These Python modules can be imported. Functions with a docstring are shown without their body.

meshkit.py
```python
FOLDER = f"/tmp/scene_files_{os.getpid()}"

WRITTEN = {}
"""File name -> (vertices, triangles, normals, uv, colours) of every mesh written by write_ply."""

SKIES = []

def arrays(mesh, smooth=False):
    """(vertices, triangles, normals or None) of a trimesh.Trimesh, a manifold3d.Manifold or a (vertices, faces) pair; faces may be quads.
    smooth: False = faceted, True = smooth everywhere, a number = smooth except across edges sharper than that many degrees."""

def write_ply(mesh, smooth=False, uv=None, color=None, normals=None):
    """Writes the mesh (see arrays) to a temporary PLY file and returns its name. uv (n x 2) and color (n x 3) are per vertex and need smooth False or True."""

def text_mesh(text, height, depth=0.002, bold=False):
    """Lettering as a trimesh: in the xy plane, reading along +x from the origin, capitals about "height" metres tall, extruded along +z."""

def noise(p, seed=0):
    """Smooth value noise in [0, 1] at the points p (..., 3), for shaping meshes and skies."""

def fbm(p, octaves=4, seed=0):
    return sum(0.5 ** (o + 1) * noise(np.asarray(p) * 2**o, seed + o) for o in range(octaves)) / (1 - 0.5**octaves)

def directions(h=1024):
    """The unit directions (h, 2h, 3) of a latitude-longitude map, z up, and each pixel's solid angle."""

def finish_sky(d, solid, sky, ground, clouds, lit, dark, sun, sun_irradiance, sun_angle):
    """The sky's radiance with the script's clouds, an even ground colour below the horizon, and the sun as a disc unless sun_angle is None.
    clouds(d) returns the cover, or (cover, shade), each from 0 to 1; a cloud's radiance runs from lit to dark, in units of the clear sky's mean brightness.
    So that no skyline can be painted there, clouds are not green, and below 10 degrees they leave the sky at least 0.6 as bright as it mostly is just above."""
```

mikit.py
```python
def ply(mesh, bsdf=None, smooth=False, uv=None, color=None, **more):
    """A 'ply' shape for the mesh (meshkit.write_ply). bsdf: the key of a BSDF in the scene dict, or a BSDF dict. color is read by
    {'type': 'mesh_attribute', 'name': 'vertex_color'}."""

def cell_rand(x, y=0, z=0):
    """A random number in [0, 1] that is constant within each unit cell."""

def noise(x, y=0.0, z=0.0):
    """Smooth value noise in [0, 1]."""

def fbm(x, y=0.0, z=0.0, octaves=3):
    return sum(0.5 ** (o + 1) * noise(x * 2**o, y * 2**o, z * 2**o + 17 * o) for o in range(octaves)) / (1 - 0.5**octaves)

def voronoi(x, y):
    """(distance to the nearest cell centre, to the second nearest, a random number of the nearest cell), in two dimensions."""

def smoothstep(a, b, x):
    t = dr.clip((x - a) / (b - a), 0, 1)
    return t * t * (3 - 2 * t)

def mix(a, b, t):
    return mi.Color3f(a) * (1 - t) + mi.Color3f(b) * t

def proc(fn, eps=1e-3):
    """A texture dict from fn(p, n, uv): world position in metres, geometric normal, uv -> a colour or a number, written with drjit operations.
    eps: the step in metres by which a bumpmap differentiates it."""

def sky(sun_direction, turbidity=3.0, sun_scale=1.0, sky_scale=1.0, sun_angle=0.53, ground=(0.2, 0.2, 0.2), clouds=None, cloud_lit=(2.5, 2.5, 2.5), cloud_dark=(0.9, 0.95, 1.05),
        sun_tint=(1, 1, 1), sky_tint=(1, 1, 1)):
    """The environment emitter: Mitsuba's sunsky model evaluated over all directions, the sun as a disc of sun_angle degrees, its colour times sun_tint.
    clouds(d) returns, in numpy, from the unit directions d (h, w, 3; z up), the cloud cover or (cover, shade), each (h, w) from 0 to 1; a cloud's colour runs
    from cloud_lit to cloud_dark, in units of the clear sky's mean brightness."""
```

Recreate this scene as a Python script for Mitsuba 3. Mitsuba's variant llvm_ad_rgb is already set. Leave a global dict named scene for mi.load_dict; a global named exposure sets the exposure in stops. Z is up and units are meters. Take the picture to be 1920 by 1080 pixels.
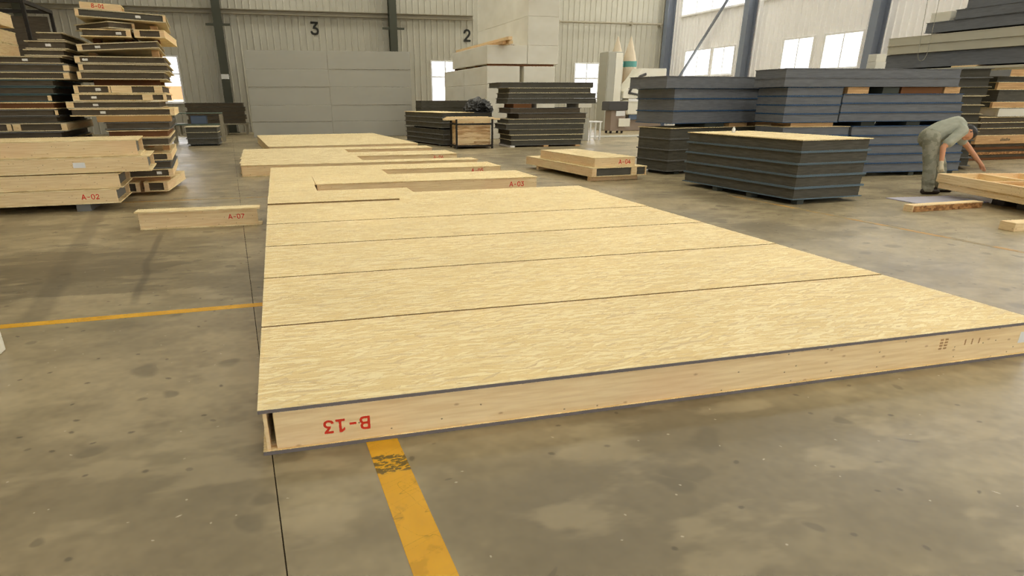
import math, random
import numpy as np, trimesh, manifold3d as m3
import mitsuba as mi, drjit as dr
import mikit, meshkit
from mikit import proc, noise, fbm, voronoi, cell_rand, smoothstep, mix
from shapely.geometry import Polygon

random.seed(7)
T = mi.ScalarTransform4f
scene, labels = {}, {}

# ------------------------------------------------------------------ camera, sky, exposure
exposure = 4.42
CAM_R = np.array([0.96181997, -0.27366915, -0.00274655])
CAM_U = np.array([0.11250951, 0.38623053, 0.91551493])
CAM_F = np.array([0.24948739, 0.88086956, -0.40227461])
EYE = np.array([0, 0, 1.454])
scene['camera'] = {
    'type': 'perspective', 'fov': 75.411, 'fov_axis': 'x', 'near_clip': 0.05, 'far_clip': 300,
    'principal_point_offset_x': 61.76 / 1920, 'principal_point_offset_y': -190.31 / 1080,
    'to_world': T().look_at(origin=EYE.tolist(), target=(EYE + CAM_F).tolist(), up=CAM_U.tolist())}


def overcast(d):
    c = meshkit.fbm(d * 3.0, 4, 3)
    return np.clip(0.85 + 0.3 * c, 0, 1), np.clip(c * 1.1 - 0.3, 0, 1)


scene['sky'] = mikit.sky((0.5, -0.3, 0.8), turbidity=5.0, sun_scale=0.0, sky_scale=1.0, ground=(0.35, 0.34, 0.31), clouds=overcast,
                         cloud_lit=(2.3, 2.3, 2.32), cloud_dark=(1.5, 1.5, 1.55))


# ------------------------------------------------------------------ materials
def S(r, g, b):
    v = np.array([r, g, b]) / 255.0
    return [float(x) for x in np.where(v <= 0.04045, v / 12.92, ((v + 0.055) / 1.055) ** 2.4)]


def rgb(c):
    return {'type': 'rgb', 'value': c}


def principled(name, base, rough=0.6, spec=0.4, metallic=0.0, two=False, bump=None, scale=1.0):
    b = {'type': 'principled', 'base_color': rgb(base) if isinstance(base, list) else base, 'roughness': rough, 'specular': spec, 'metallic': metallic}
    if bump is not None:
        b = {'type': 'bumpmap', 'arbitrary': bump, 'scale': scale, 'bsdf': b}
    scene[name] = {'type': 'twosided', 'bsdf': b} if two else b


OSB_L, OSB_M, OSB_D = S(248, 230, 182), S(232, 207, 150), S(184, 148, 92)


def osb_strands(p, n, uv):
    x, y = p.x, p.y + p.z * 0.7
    best, tone, edge = mi.Float(-1), mi.Float(0), mi.Float(0)
    for k, (a, lu, lv) in enumerate(((0.16, 0.15, 0.020), (-0.22, 0.13, 0.017), (0.48, 0.10, 0.016), (-0.03, 0.19, 0.018))):
        c, s = math.cos(a), math.sin(a)
        w = 0.5 * noise(x * 5 + 9 * k, y * 9, 3.0 * k)
        u, v = (x * c + y * s) / lu + w, (y * c - x * s) / lv + 3 * k + 2 * w
        d1, d2, r = voronoi(u, v)
        take = r > best
        tone = dr.select(take, cell_rand(r * 917.0, 3.0 * k, 5), tone)
        edge = dr.select(take, smoothstep(0.0, 0.2, d2 - d1), edge)
        best = dr.maximum(best, r)
    c = mix(mix(OSB_M, OSB_L, smoothstep(0.25, 0.8, tone)), OSB_D, smoothstep(0.84, 0.97, tone) * 0.5)
    c = mix(OSB_D, c, 0.68 + 0.32 * edge)
    return c * (0.94 + 0.12 * fbm(x * 1.3, y * 1.3, 2.0, 2))


def osb_plain(p, n, uv):
    t = fbm(p.x * 9, p.y * 30, p.z * 9, 3)
    return mix(S(212, 188, 138), S(238, 220, 174), smoothstep(0.25, 0.75, t))


def timber(p, n, uv):
    x, y, z = p.x, p.y, p.z
    g = fbm(x * 3.0 + y * 3.0, (y - x) * 5.0, z * 60.0, 3)
    c = mix(S(224, 196, 148), S(238, 214, 168), smoothstep(0.2, 0.8, g))
    c = mix(c, S(230, 190, 146), 0.35 * smoothstep(0.5, 0.7, noise(x * 1.1, y * 1.1, z * 2.0)))
    d1, d2, r = voronoi((x + y) * 5.5, z * 11.0)
    knot = (1 - smoothstep(0.02, 0.10, d1)) * dr.select(r > 0.66, 1.0, 0.0)
    c = mix(c, S(158, 118, 74), knot * 0.55)
    d1, d2, r = voronoi((x + y) * 9.0 + 40, z * 12.0)
    nail = (1 - smoothstep(0.03, 0.055, d1)) * dr.select(r > 0.66, 1.0, 0.0)
    return mix(c, S(80, 64, 46), nail * 0.75)


def timber_warm(p, n, uv):
    g = fbm(p.x * 4, p.y * 4, p.z * 60.0, 3)
    return mix(S(186, 144, 98), S(214, 176, 126), smoothstep(0.2, 0.8, g))


def concrete(p, n, uv):
    x, y = p.x, p.y
    a = fbm(x * 0.55, y * 0.55, 1.0, 4)
    b = fbm(x * 2.6 + 8, y * 3.4, 2.0, 4)
    f = fbm(x * 22, y * 22, 4.0, 2)
    c = mix(S(125, 113, 87), S(161, 147, 115), smoothstep(0.28, 0.72, 0.55 * a + 0.45 * b))
    c = mix(c, S(168, 150, 118), 0.30 * smoothstep(0.5, 0.75, fbm(x * 0.9 + 30, y * 0.7, 6.0, 3)))
    c = c * (0.90 + 0.2 * f)
    # worn patches, drops and scrapes of dirt
    worn = smoothstep(0.50, 0.72, fbm(x * 0.9 + 3, y * 1.5 + 5, 9.0, 5))
    c = mix(c, S(106, 96, 74), 0.34 * worn)
    pale = smoothstep(0.56, 0.74, fbm(x * 2.3 + 13, y * 4.6, 12.0, 5))
    c = mix(c, S(184, 168, 134), 0.30 * pale)
    w1, w2 = noise(x * 7, y * 7), noise(x * 7 + 4, y * 7 + 9)
    d1, d2, r = voronoi(x * 2.6 + w1 * 0.3, y * 2.6 + w2 * 0.3)
    size = 0.03 + 0.22 * dr.square(dr.maximum(r - 0.6, 0) * 2.5)
    spot = (1 - smoothstep(size * 0.6, size * 1.25, d1)) * dr.select(r > 0.6, 1.0, 0.0)
    c = mix(c, S(88, 80, 62), 0.42 * spot)
    d1, d2, r = voronoi(x * 11.0 + w1, y * 11.0 + w2)
    fleck = (1 - smoothstep(0.03, 0.08, d1)) * dr.select(r > 0.94, 1.0, 0.0)
    c = mix(c, S(205, 196, 176), 0.6 * fleck)
    d1, d2, r = voronoi(x * 8.0 + 3.3 + w2 * 0.6, y * 8.0 + w1 * 0.6)
    fleck = (1 - smoothstep(0.05, 0.15, d1)) * dr.select(r > 0.91, 1.0, 0.0)
    c = mix(c, S(74, 66, 52), 0.55 * fleck)
    # rubber tracks left by a forklift on the left
    wob = 0.05 * (noise(y * 2.0, 3.0) - 0.5)
    t1 = dr.abs(x - (-2.53 + (10.55 - y) * 0.129) + wob)
    c = mix(c, S(92, 84, 68), 0.5 * (1 - smoothstep(0.05, 0.13, t1)) * smoothstep(4.6, 5.6, y) * (1 - smoothstep(11.0, 12.5, y)) * (0.5 + 0.5 * b))
    t2 = dr.abs(x - (-1.46 + (8.58 - y) * 0.075) + wob)
    c = mix(c, S(80, 72, 58), 0.6 * (1 - smoothstep(0.012, 0.05, t2)) * smoothstep(5.3, 6.0, y) * (1 - smoothstep(8.2, 9.0, y)))
    # oil-darkened streaky patch between the tracks
    e = dr.sqrt(dr.square((x + 1.95) / 1.25) + dr.square((y - 6.9) / 1.3)) + 1.5 * (fbm(x * 2.2, y * 6.5, 31.0, 5) - 0.5)
    c = mix(c, S(80, 72, 54), 0.5 * (1 - smoothstep(0.62, 0.9, e)))
    # dark drag streak at the front right
    e = dr.abs((y - 3.05) + 0.42 * (x - 3.3) + 0.35 * (fbm(x * 2.2, y * 2.2, 41.0, 4) - 0.5)) / 0.13 + smoothstep(0.5, 1.1, dr.abs(x - 3.35)) * 1.5
    return mix(c, S(98, 88, 74), 0.5 * (1 - smoothstep(0.5, 1.2, e)))


def concrete_rough(p, n, uv):
    return 0.25 + 0.22 * fbm(p.x * 1.3, p.y * 1.6, 3.0, 3) + 0.06 * noise(p.x * 20, p.y * 20)


def floor_paint(p, n, uv):
    x, y = p.x, p.y
    c = mix(S(206, 150, 24), S(226, 172, 44), fbm(x * 5, y * 5, 1.0, 3))
    c = mix(c, S(150, 108, 30), 0.25 * smoothstep(0.62, 0.74, fbm(x * 14, y * 14, 5.0, 4)))
    line = dr.minimum(dr.abs(fbm(x * 1.6 + y * 0.8, y * 16 - x * 9, 7.0, 2) - 0.5), dr.abs(fbm(x * 3.0 - y * 2.2, y * 7 + x * 14, 17.0, 2) - 0.42))
    c = mix(c, S(128, 92, 28), 0.5 * (1 - smoothstep(0.0, 0.006, line)))
    inside = smoothstep(2.445, 2.46, y + 0.02 * noise(x * 60, 1.0)) * (1 - smoothstep(2.60, 2.615, y + 0.02 * noise(x * 60, 9.0)))
    scrape = smoothstep(0.40, 0.50, fbm(x * 36 + y * 70, y * 110 - x * 60, 21.0, 3))
    return mix(c, S(70, 64, 36), 0.85 * inside * scrape)


def worn_paint(p, n, uv):
    return mix(S(146, 130, 94), S(178, 140, 80), smoothstep(0.35, 0.6, fbm(p.x * 6, p.y * 6, 3.0, 4)))


def foam_tone(p, n, uv):
    return mix(S(74, 72, 63), S(94, 91, 81), fbm(p.x * 7 + p.y * 7, p.z * 70, 2.0, 3))


def foam_brown_tone(p, n, uv):
    return mix(S(74, 66, 54), S(98, 88, 72), fbm(p.x * 7 + p.y * 7, p.z * 70, 2.0, 3))


def foam_glare_tone(p, n, uv):
    return mix(S(98, 101, 106), S(118, 121, 125), fbm(p.x * 7 + p.y * 7, p.z * 70, 2.0, 3))  # dark foam, blued and lightened to hold the window glare and haze


def eps_tone(p, n, uv):
    return mix(S(214, 210, 194), S(232, 229, 216), fbm(p.x * 1.5, p.y * 1.5, p.z * 2.5, 3))


def scrap_tone(p, n, uv):
    return mix(S(186, 148, 102), S(232, 204, 158), smoothstep(0.25, 0.75, fbm(p.x * 5 + p.y * 5, p.z * 28, 4.0, 3)))


def chip_tone(p, n, uv):
    d1, d2, r = voronoi((p.x + p.y) * 22, p.z * 45)
    return mix(S(120, 80, 48), S(196, 148, 96), r)


def shirt_tone(p, n, uv):
    return mix(S(146, 150, 136), S(176, 178, 164), fbm(p.x * 12, p.y * 12, p.z * 12, 3))


def trouser_tone(p, n, uv):
    a = smoothstep(0.45, 0.55, fbm(p.x * 11, p.y * 11, p.z * 11, 3))
    b = smoothstep(0.52, 0.6, fbm(p.x * 14 + 7, p.y * 14, p.z * 14, 3))
    return mix(mix(S(148, 148, 132), S(122, 123, 106), a * 0.7), S(164, 162, 146), b * 0.5)


principled('m_osb', proc(osb_strands), 0.62, 0.3)
principled('m_osb_far', proc(osb_plain), 0.65, 0.3)
principled('m_timber', proc(timber), 0.6, 0.3)
principled('m_timber_warm', proc(timber_warm), 0.6, 0.3)
principled('m_concrete', proc(concrete), proc(concrete_rough), 0.5)
principled('m_joint', S(78, 68, 50), 0.9, 0.1)
principled('m_floor_paint', proc(floor_paint), 0.5, 0.4)
principled('m_worn_paint', proc(worn_paint), 0.5, 0.4)
principled('m_foam', proc(foam_tone), 0.75, 0.3)
principled('m_foam_brown', proc(foam_brown_tone), 0.75, 0.3)
principled('m_skin_pale', S(196, 184, 152), 0.65, 0.3)
principled('m_skin_blue', S(90, 108, 118), 0.5, 0.4)
principled('m_skin_navy', S(52, 80, 112), 0.5, 0.4)
principled('m_foam_glare', proc(foam_glare_tone), 0.7, 0.3)
principled('m_skin_teal', S(64, 86, 88), 0.5, 0.4)
principled('m_board_brown', S(172, 136, 86), 0.65, 0.3)
principled('m_skin_grey', S(108, 108, 104), 0.55, 0.4)
principled('m_seam_edge', S(142, 116, 76), 0.6, 0.3)
principled('m_edge_seal', S(112, 105, 104), 0.6, 0.3)
principled('m_rust_board', S(108, 72, 44), 0.7, 0.2)
principled('m_eps', proc(eps_tone), 0.8, 0.2)
principled('m_eps_grey', S(188, 184, 166), 0.8, 0.2)
principled('m_grey_panel', S(172, 170, 158), 0.45, 0.4)
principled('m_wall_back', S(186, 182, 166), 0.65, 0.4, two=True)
principled('m_wall_right', S(243, 241, 240), 0.6, 0.4, two=True)  # near-white base also carries the window glare over this wall
principled('m_roof', S(205, 205, 200), 0.6, 0.3, two=True)
principled('m_steel', S(76, 78, 66), 0.65, 0.3)
principled('m_steel_lit', S(120, 128, 142), 0.4, 0.5)  # column steel with the window light put into its colour
principled('m_girt', S(150, 142, 120), 0.5, 0.5)
principled('m_white_frame', S(232, 232, 230), 0.4, 0.4)
principled('m_paper', S(228, 228, 224), 0.7, 0.2)
principled('m_red_ink', S(206, 62, 44), 0.7, 0.2)
principled('m_brown_ink', S(172, 136, 92), 0.7, 0.2)
principled('m_number', S(52, 52, 46), 0.7, 0.2)
principled('m_dark_block', S(70, 74, 68), 0.7, 0.2)
principled('m_black_steel', S(44, 40, 34), 0.6, 0.25)
principled('m_black_plastic', S(40, 40, 38), 0.3, 0.5)
principled('m_scrap', proc(scrap_tone), 0.7, 0.2)
principled('m_chip', proc(chip_tone), 0.7, 0.2)
principled('m_machine', S(226, 222, 206), 0.4, 0.5)
principled('m_machine_grey', S(168, 166, 152), 0.4, 0.5)
principled('m_machine_dark', S(66, 64, 62), 0.4, 0.5)
principled('m_machine_blue', S(84, 100, 122), 0.4, 0.5)
principled('m_cardboard', S(150, 134, 120), 0.8, 0.2)
principled('m_bag', S(208, 194, 170), 0.85, 0.1)  # beige paled with the glare that washes over the bags
principled('m_bench', S(104, 118, 106), 0.7, 0.3)
principled('m_teal', S(96, 150, 142), 0.7, 0.2)  # teal paled with the same glare as the bags
principled('m_plastic_sheet', S(186, 184, 196), 0.35, 0.5)
principled('m_shirt', proc(shirt_tone), 0.85, 0.1)
principled('m_trousers', proc(trouser_tone), 0.85, 0.1)
principled('m_skin_tone', S(196, 142, 108), 0.5, 0.4)
principled('m_hair', S(30, 28, 28), 0.45, 0.4)
principled('m_glove', S(196, 190, 168), 0.85, 0.1)
principled('m_shoe', S(52, 44, 38), 0.6, 0.3)
principled('m_orange', S(206, 140, 104), 0.5, 0.4)  # orange paled, the overexposed daylight outside is in the colour
scene['m_pane'] = {'type': 'thindielectric', 'int_ior': 1.5}
scene['m_skylight'] = {'type': 'thindielectric', 'int_ior': 1.3, 'specular_transmittance': rgb([0.98, 0.95, 0.83])}

# ------------------------------------------------------------------ helpers
ORD = ['bottom', 'second from the bottom', 'third from the bottom', 'fourth from the bottom', 'fifth from the bottom', 'sixth from the bottom', 'seventh from the bottom',
       'eighth from the bottom', 'ninth from the bottom', 'tenth from the bottom', 'eleventh from the bottom', 'twelfth from the bottom', 'thirteenth from the bottom', 'fourteenth from the bottom', 'fifteenth from the bottom', 'sixteenth from the bottom', 'seventeenth from the bottom', 'eighteenth from the bottom']
used = set()


def numbered(name):
    k, key = 0, name
    while key in used:
        k += 1
        key = f'{name}_{k:03d}'
    used.add(key)
    return key


def thing(name, label, cat, group=None):
    key = numbered(name)
    labels[key] = {'label': label, 'category': cat}
    if group:
        labels[key]['group'] = group
    return key


def put(parent, name, mesh, m, smooth=False, label=None, kind=None):
    key = numbered(f'{parent}__{name}' if parent else name)
    scene[key] = mikit.ply(mesh, m, smooth)
    if label or kind:
        labels[key] = {}
        if label:
            labels[key]['label'] = label
        if kind:
            labels[key]['kind'] = kind
    return key


def solo(name, mesh, m, label, cat, group=None, smooth=False):
    key = thing(name, label, cat, group)
    scene[key] = mikit.ply(mesh, m, smooth)
    return key


def struct(name, mesh, m, smooth=False):
    return put(None, name, mesh, m, smooth, kind='structure')


BOX_F = np.array([[0, 2, 3], [0, 3, 1], [4, 5, 7], [4, 7, 6], [0, 1, 5], [0, 5, 4], [2, 6, 7], [2, 7, 3], [0, 4, 6], [0, 6, 2], [1, 3, 7], [1, 7, 5]])


def box(x0, x1, y0, y1, z0, z1, M=None, ch=0.0):
    """An axis-aligned box in the local frame, chamfered by ch, moved by the 4x4 matrix M."""
    if ch > 0:
        pts = []
        for x in (x0, x1):
            for y in (y0, y1):
                for z in (z0, z1):
                    dx, dy, dz = (ch if x == x0 else -ch), (ch if y == y0 else -ch), (ch if z == z0 else -ch)
                    pts += [(x, y + dy, z + dz), (x + dx, y, z + dz), (x + dx, y + dy, z)]
        h = trimesh.Trimesh(np.array(pts)).convex_hull
        v, f = np.array(h.vertices), np.array(h.faces)
    else:
        v = np.array([(x, y, z) for z in (z0, z1) for y in (y0, y1) for x in (x0, x1)], float)
        f = BOX_F
    if M is not None:
        v = v @ M[:3, :3].T + M[:3, 3]
    return trimesh.Trimesh(v, f, process=False)


def cat_(*ms):
    return trimesh.util.concatenate([m for m in ms])


def frame(x, y, z, yaw=0.0, tilt=0.0, pitch=0.0):
    """Local axes: x to the right, y away, z up; yaw about z, tilt lifts the +x end, pitch lifts the +y end."""
    c, s = math.cos(yaw), math.sin(yaw)
    Rz = np.array([[c, -s, 0], [s, c, 0], [0, 0, 1]])
    c, s = math.cos(tilt), math.sin(tilt)
    Ry = np.array([[c, 0, -s], [0, 1, 0], [s, 0, c]])
    c, s = math.cos(pitch), math.sin(pitch)
    Rx = np.array([[1, 0, 0], [0, c, -s], [0, s, c]])
    M = np.eye(4)
    M[:3, :3] = Rz @ Ry @ Rx
    M[:3, 3] = (x, y, z)
    return M


def tube(pts, r, n=8):
    p = np.asarray(pts, float)
    t = np.gradient(p, axis=0)
    t /= np.linalg.norm(t, axis=1, keepdims=True)
    a = np.cross(t, np.where(np.abs(t[:, 2:]) < 0.9, [0, 0, 1.0], [1.0, 0, 0]))
    a /= np.linalg.norm(a, axis=1, keepdims=True)
    b = np.cross(t, a)
    g = np.arange(n) * 2 * np.pi / n
    r = np.broadcast_to(r, (len(p),))
    v = (p[:, None] + r[:, None, None] * (np.cos(g)[None, :, None] * a[:, None] + np.sin(g)[None, :, None] * b[:, None])).reshape(-1, 3)
    f = []
    for i in range(len(p) - 1):
        for j in range(n):
            q = [i * n + j, i * n + (j + 1) % n, (i + 1) * n + (j + 1) % n, (i + 1) * n + j]
            f += [[q[0], q[1], q[2]], [q[0], q[2], q[3]]]
    for i, o in ((0, 1), (len(p) - 1, -1)):
        v = np.vstack([v, p[i]])
        for j in range(n):
            q = [len(v) - 1, i * n + (j + 1) % n, i * n + j]
            f.append(q if o == 1 else q[::-1])
    return trimesh.Trimesh(v, f, process=False)


def lathe(prof, x, y, n=24):
    m = trimesh.creation.revolve(np.array(prof, float), sections=n)
    m.apply_translation((x, y, 0))
    return m


def beam_between(a, b, w, h):
    """A straight bar of section w x h from a to b."""
    a, b = np.array(a, float), np.array(b, float)
    d = b - a
    L = np.linalg.norm(d)
    d /= L
    s = np.cross(d, [0, 0, 1.0])
    s = s / np.linalg.norm(s) if np.linalg.norm(s) > 1e-6 else np.array([1.0, 0, 0])
    M = np.eye(4)
    M[:3, 0], M[:3, 1], M[:3, 2], M[:3, 3] = s, d, np.cross(s, d), a
    return box(-w / 2, w / 2, 0, L, -h / 2, h / 2, M)


def lettering(parent, text, height, M, m='m_red_ink', name='stencil_mark', depth=0.001, label=None):
    """Lettering in the local xz plane of M, facing local -y, its middle at the origin."""
    t = meshkit.text_mesh(text, height, depth, bold=True)
    v = np.array(t.vertices)
    lo, hi = v.min(0), v.max(0)
    v = v - [(lo[0] + hi[0]) / 2, (lo[1] + hi[1]) / 2, 0]
    v = np.stack([v[:, 0], -v[:, 2] - 0.0005, v[:, 1]], 1)
    v = v @ M[:3, :3].T + M[:3, 3]
    return put(parent, name, trimesh.Trimesh(v, t.faces, process=False), m, label=label)


def panel(label, M, W, D, H, group=None, name='sandwich_panel', skin='m_osb_far', core='m_foam', tk=0.014, ov=0.02, ovs=0.02, rim=(), studs=(), paper=None, ch=0.0,
          text=None, top='', stud_m='m_timber', rim_m='m_timber', plates=()):
    """A structural panel: two skins, a foam core between them, timber rims and stud ends where the photograph shows them.
    rim: sides ('front', 'left', 'right') closed by a board; studs: (x0, x1) timber ends at the front; paper: x of a paper label on the front."""
    k = thing(name, label, 'panel', group)
    put(k, 'bottom_skin', box(0, W, 0, D, 0, tk, M, ch), skin)
    put(k, 'top_skin', box(0, W, 0, D, H - tk, H, M, ch), top or skin)
    lo, hi = tk, H - tk
    fr = ov + (0.042 if 'front' in rim else 0)
    put(k, 'foam_core', box(ovs + (0.04 if 'left' in rim else 0), W - ovs - (0.04 if 'right' in rim else 0), fr, D - 0.02, lo, hi, M), core)
    if 'front' in rim:
        put(k, 'rim_board', box(0.008, W - 0.008, 0.008, ov + 0.042, lo, hi, M, ch), rim_m)
    if 'right' in rim:
        put(k, 'rim_board', box(W - ovs - 0.04, W - 0.004, 0.006 if 'front' not in rim else ov + 0.042, D - 0.01, lo, hi, M), rim_m)
    if 'left' in rim:
        put(k, 'rim_board', box(0.004, ovs + 0.04, 0.006 if 'front' not in rim else ov + 0.042, D - 0.01, lo, hi, M), rim_m)
    for a, b in studs:
        put(k, 'stud', box(a, b, 0.003, ov, lo, hi, M), stud_m)
    face = ov if 'front' not in rim else 0.008
    if paper is not None:
        hh = (hi - lo) * 0.45
        put(k, 'paper_label', box(paper, paper + 0.075, face - 0.003, face - 0.0005, (lo + hi) / 2 - hh / 2, (lo + hi) / 2 + hh / 2, M), 'm_paper')
    if text:
        s, x, h = text[:3]
        A = np.eye(4)
        A[:3, 3] = (x, face, H / 2)
        if len(text) > 3:
            A[0, 0], A[2, 2] = -1, -1          # stencilled upside down
        lettering(k, s, h, M @ A)
    return k


def ext(M, x=0, y=0, z=0):
    A = np.eye(4)
    A[:3, 3] = (x, y, z)
    return M @ A


# ------------------------------------------------------------------ the hall
YB, XR, XL, YF, ZR = 36.0, 20.86, -16.0, -14.0, 8.6

# floor: slabs between the sawn joints, dark joint filler below
put(None, 'floor', box(XL, XR, YF, YB, -0.25, -0.012), 'm_joint', kind='structure')
jx = lambda y: -0.025 - 0.0577 * y              # the joint that runs to the left of the deck


def slab(poly):
    q = Polygon(poly)
    m = trimesh.creation.extrude_polygon(q, 0.0118, engine='earcut')
    m.apply_translation((0, 0, -0.0118))
    return put('floor', 'slab', m, 'm_concrete')


g = 0.0024
ys = [YF, -2.0, 6.2 + 0.0, 12.6, 18.6, 24.6, 30.6, YB]
for i in range(len(ys) - 1):
    a, b = ys[i] + g * 0.5, ys[i + 1] - g * 0.5
    slab([(jx(a) + g, a), (7.2, a), (7.2, b), (jx(b) + g, b)])
    slab([(7.2 + 0.006, a), (14.0, a), (14.0, b), (7.2 + 0.006, b)])
    slab([(14.006, a), (XR, a), (XR, b), (14.006, b)])
    slab([(-7.5, a), (jx(a) - g, a), (jx(b) - g, b), (-7.5, b)])
    slab([(XL, a), (-7.506, a), (-7.506, b), (XL, b)])


def rib_profile(a0, a1, pitch=0.3, depth=0.035):
    xs = [a0]
    k = math.floor(a0 / pitch) - 1
    while k * pitch < a1 + pitch:
        for o in (0.0, 0.02, 0.055, 0.075):
            q = k * pitch + o
            if a0 < q < a1:
                xs.append(q)
        k += 1
    xs.append(a1)

    def d(x):
        t = (x / pitch - math.floor(x / pitch)) * pitch
        return depth * (min(t / 0.02, 1) if t < 0.055 else max(0, 1 - (t - 0.055) / 0.02))
    return [(x, d(x + 1e-9)) for x in sorted(set(round(q, 4) for q in xs))]


def rib_sheet(wall, a0, a1, z0, z1, m, axis):
    """One ribbed steel sheet of a wall; axis 'x': stands in the back wall, 'y': in the right wall."""
    pr = rib_profile(a0, a1)
    v, f = [], []
    for a, d in pr:
        for z in (z0, z1):
            v.append((a, YB - d, z) if axis == 'x' else (XR - d, a, z))
    for a, d in (pr[0], pr[-1]):
        for z in (z0, z1):
            v.append((a, YB + 0.03, z) if axis == 'x' else (XR + 0.03, a, z))
    n = len(pr)
    for i in range(n - 1):
        f += [[2 * i, 2 * i + 2, 2 * i + 3], [2 * i, 2 * i + 3, 2 * i + 1]]
    b = 2 * n
    f += [[b, b + 1, b + 3], [b, b + 3, b + 2], [b, 0, 1], [b, 1, b + 1], [2 * n - 2, b + 2, b + 3], [2 * n - 2, b + 3, 2 * n - 1]]
    put(wall, 'sheet', trimesh.Trimesh(np.array(v), f, process=False), m)


def ribbed_wall(wall, lo, hi, wins, m, axis, sheet=1.2):
    cuts = sorted({round(lo + k * sheet, 3) for k in range(int((hi - lo) / sheet) + 1)} | {hi} | {w for a, b, _, _ in wins for w in (a, b)})
    cuts = [c for i, c in enumerate(cuts) if i == 0 or c - cuts[i - 1] > 0.01]
    for a, b in zip(cuts[:-1], cuts[1:]):
        z = 0.0
        for _, _, w0, w1 in sorted([w for w in wins if w[0] - 0.005 <= a and b <= w[1] + 0.005], key=lambda w: w[2]):
            rib_sheet(wall, a, b, z, w0, m, axis)
            z = w1
        rib_sheet(wall, a, b, z, ZR, m, axis)


BACK_W = [(-5.45, -3.95, 1.3, 3.27), (7.73, 9.23, 1.3, 3.2), (15.47, 16.9, 1.3, 3.17)]
RIGHT_W = [(31.75, 34.1, 2.45, 3.7), (29.85, 31.6, 2.45, 3.7), (24.75, 26.55, 2.45, 3.7), (22.25, 24.2, 2.45, 3.7), (15.6, 17.4, 2.45, 3.7), (12.6, 14.4, 2.45, 3.7),
           (29.45, 34.85, 5.3, 7.1), (22.2, 28.2, 5.3, 7.1), (14.7, 20.7, 5.3, 7.1), (7.2, 13.2, 5.3, 7.1), (-0.3, 5.7, 5.3, 7.1)]
put(None, 'wall_back', box(XL, XR, YB + 0.05, YB + 0.06, 0.0, 0.3), 'm_wall_back', kind='structure')
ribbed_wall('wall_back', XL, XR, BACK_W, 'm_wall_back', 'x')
put(None, 'wall_right', box(XR + 0.05, XR + 0.06, YF, YB, 0.0, 0.3), 'm_wall_right', kind='structure')
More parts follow.
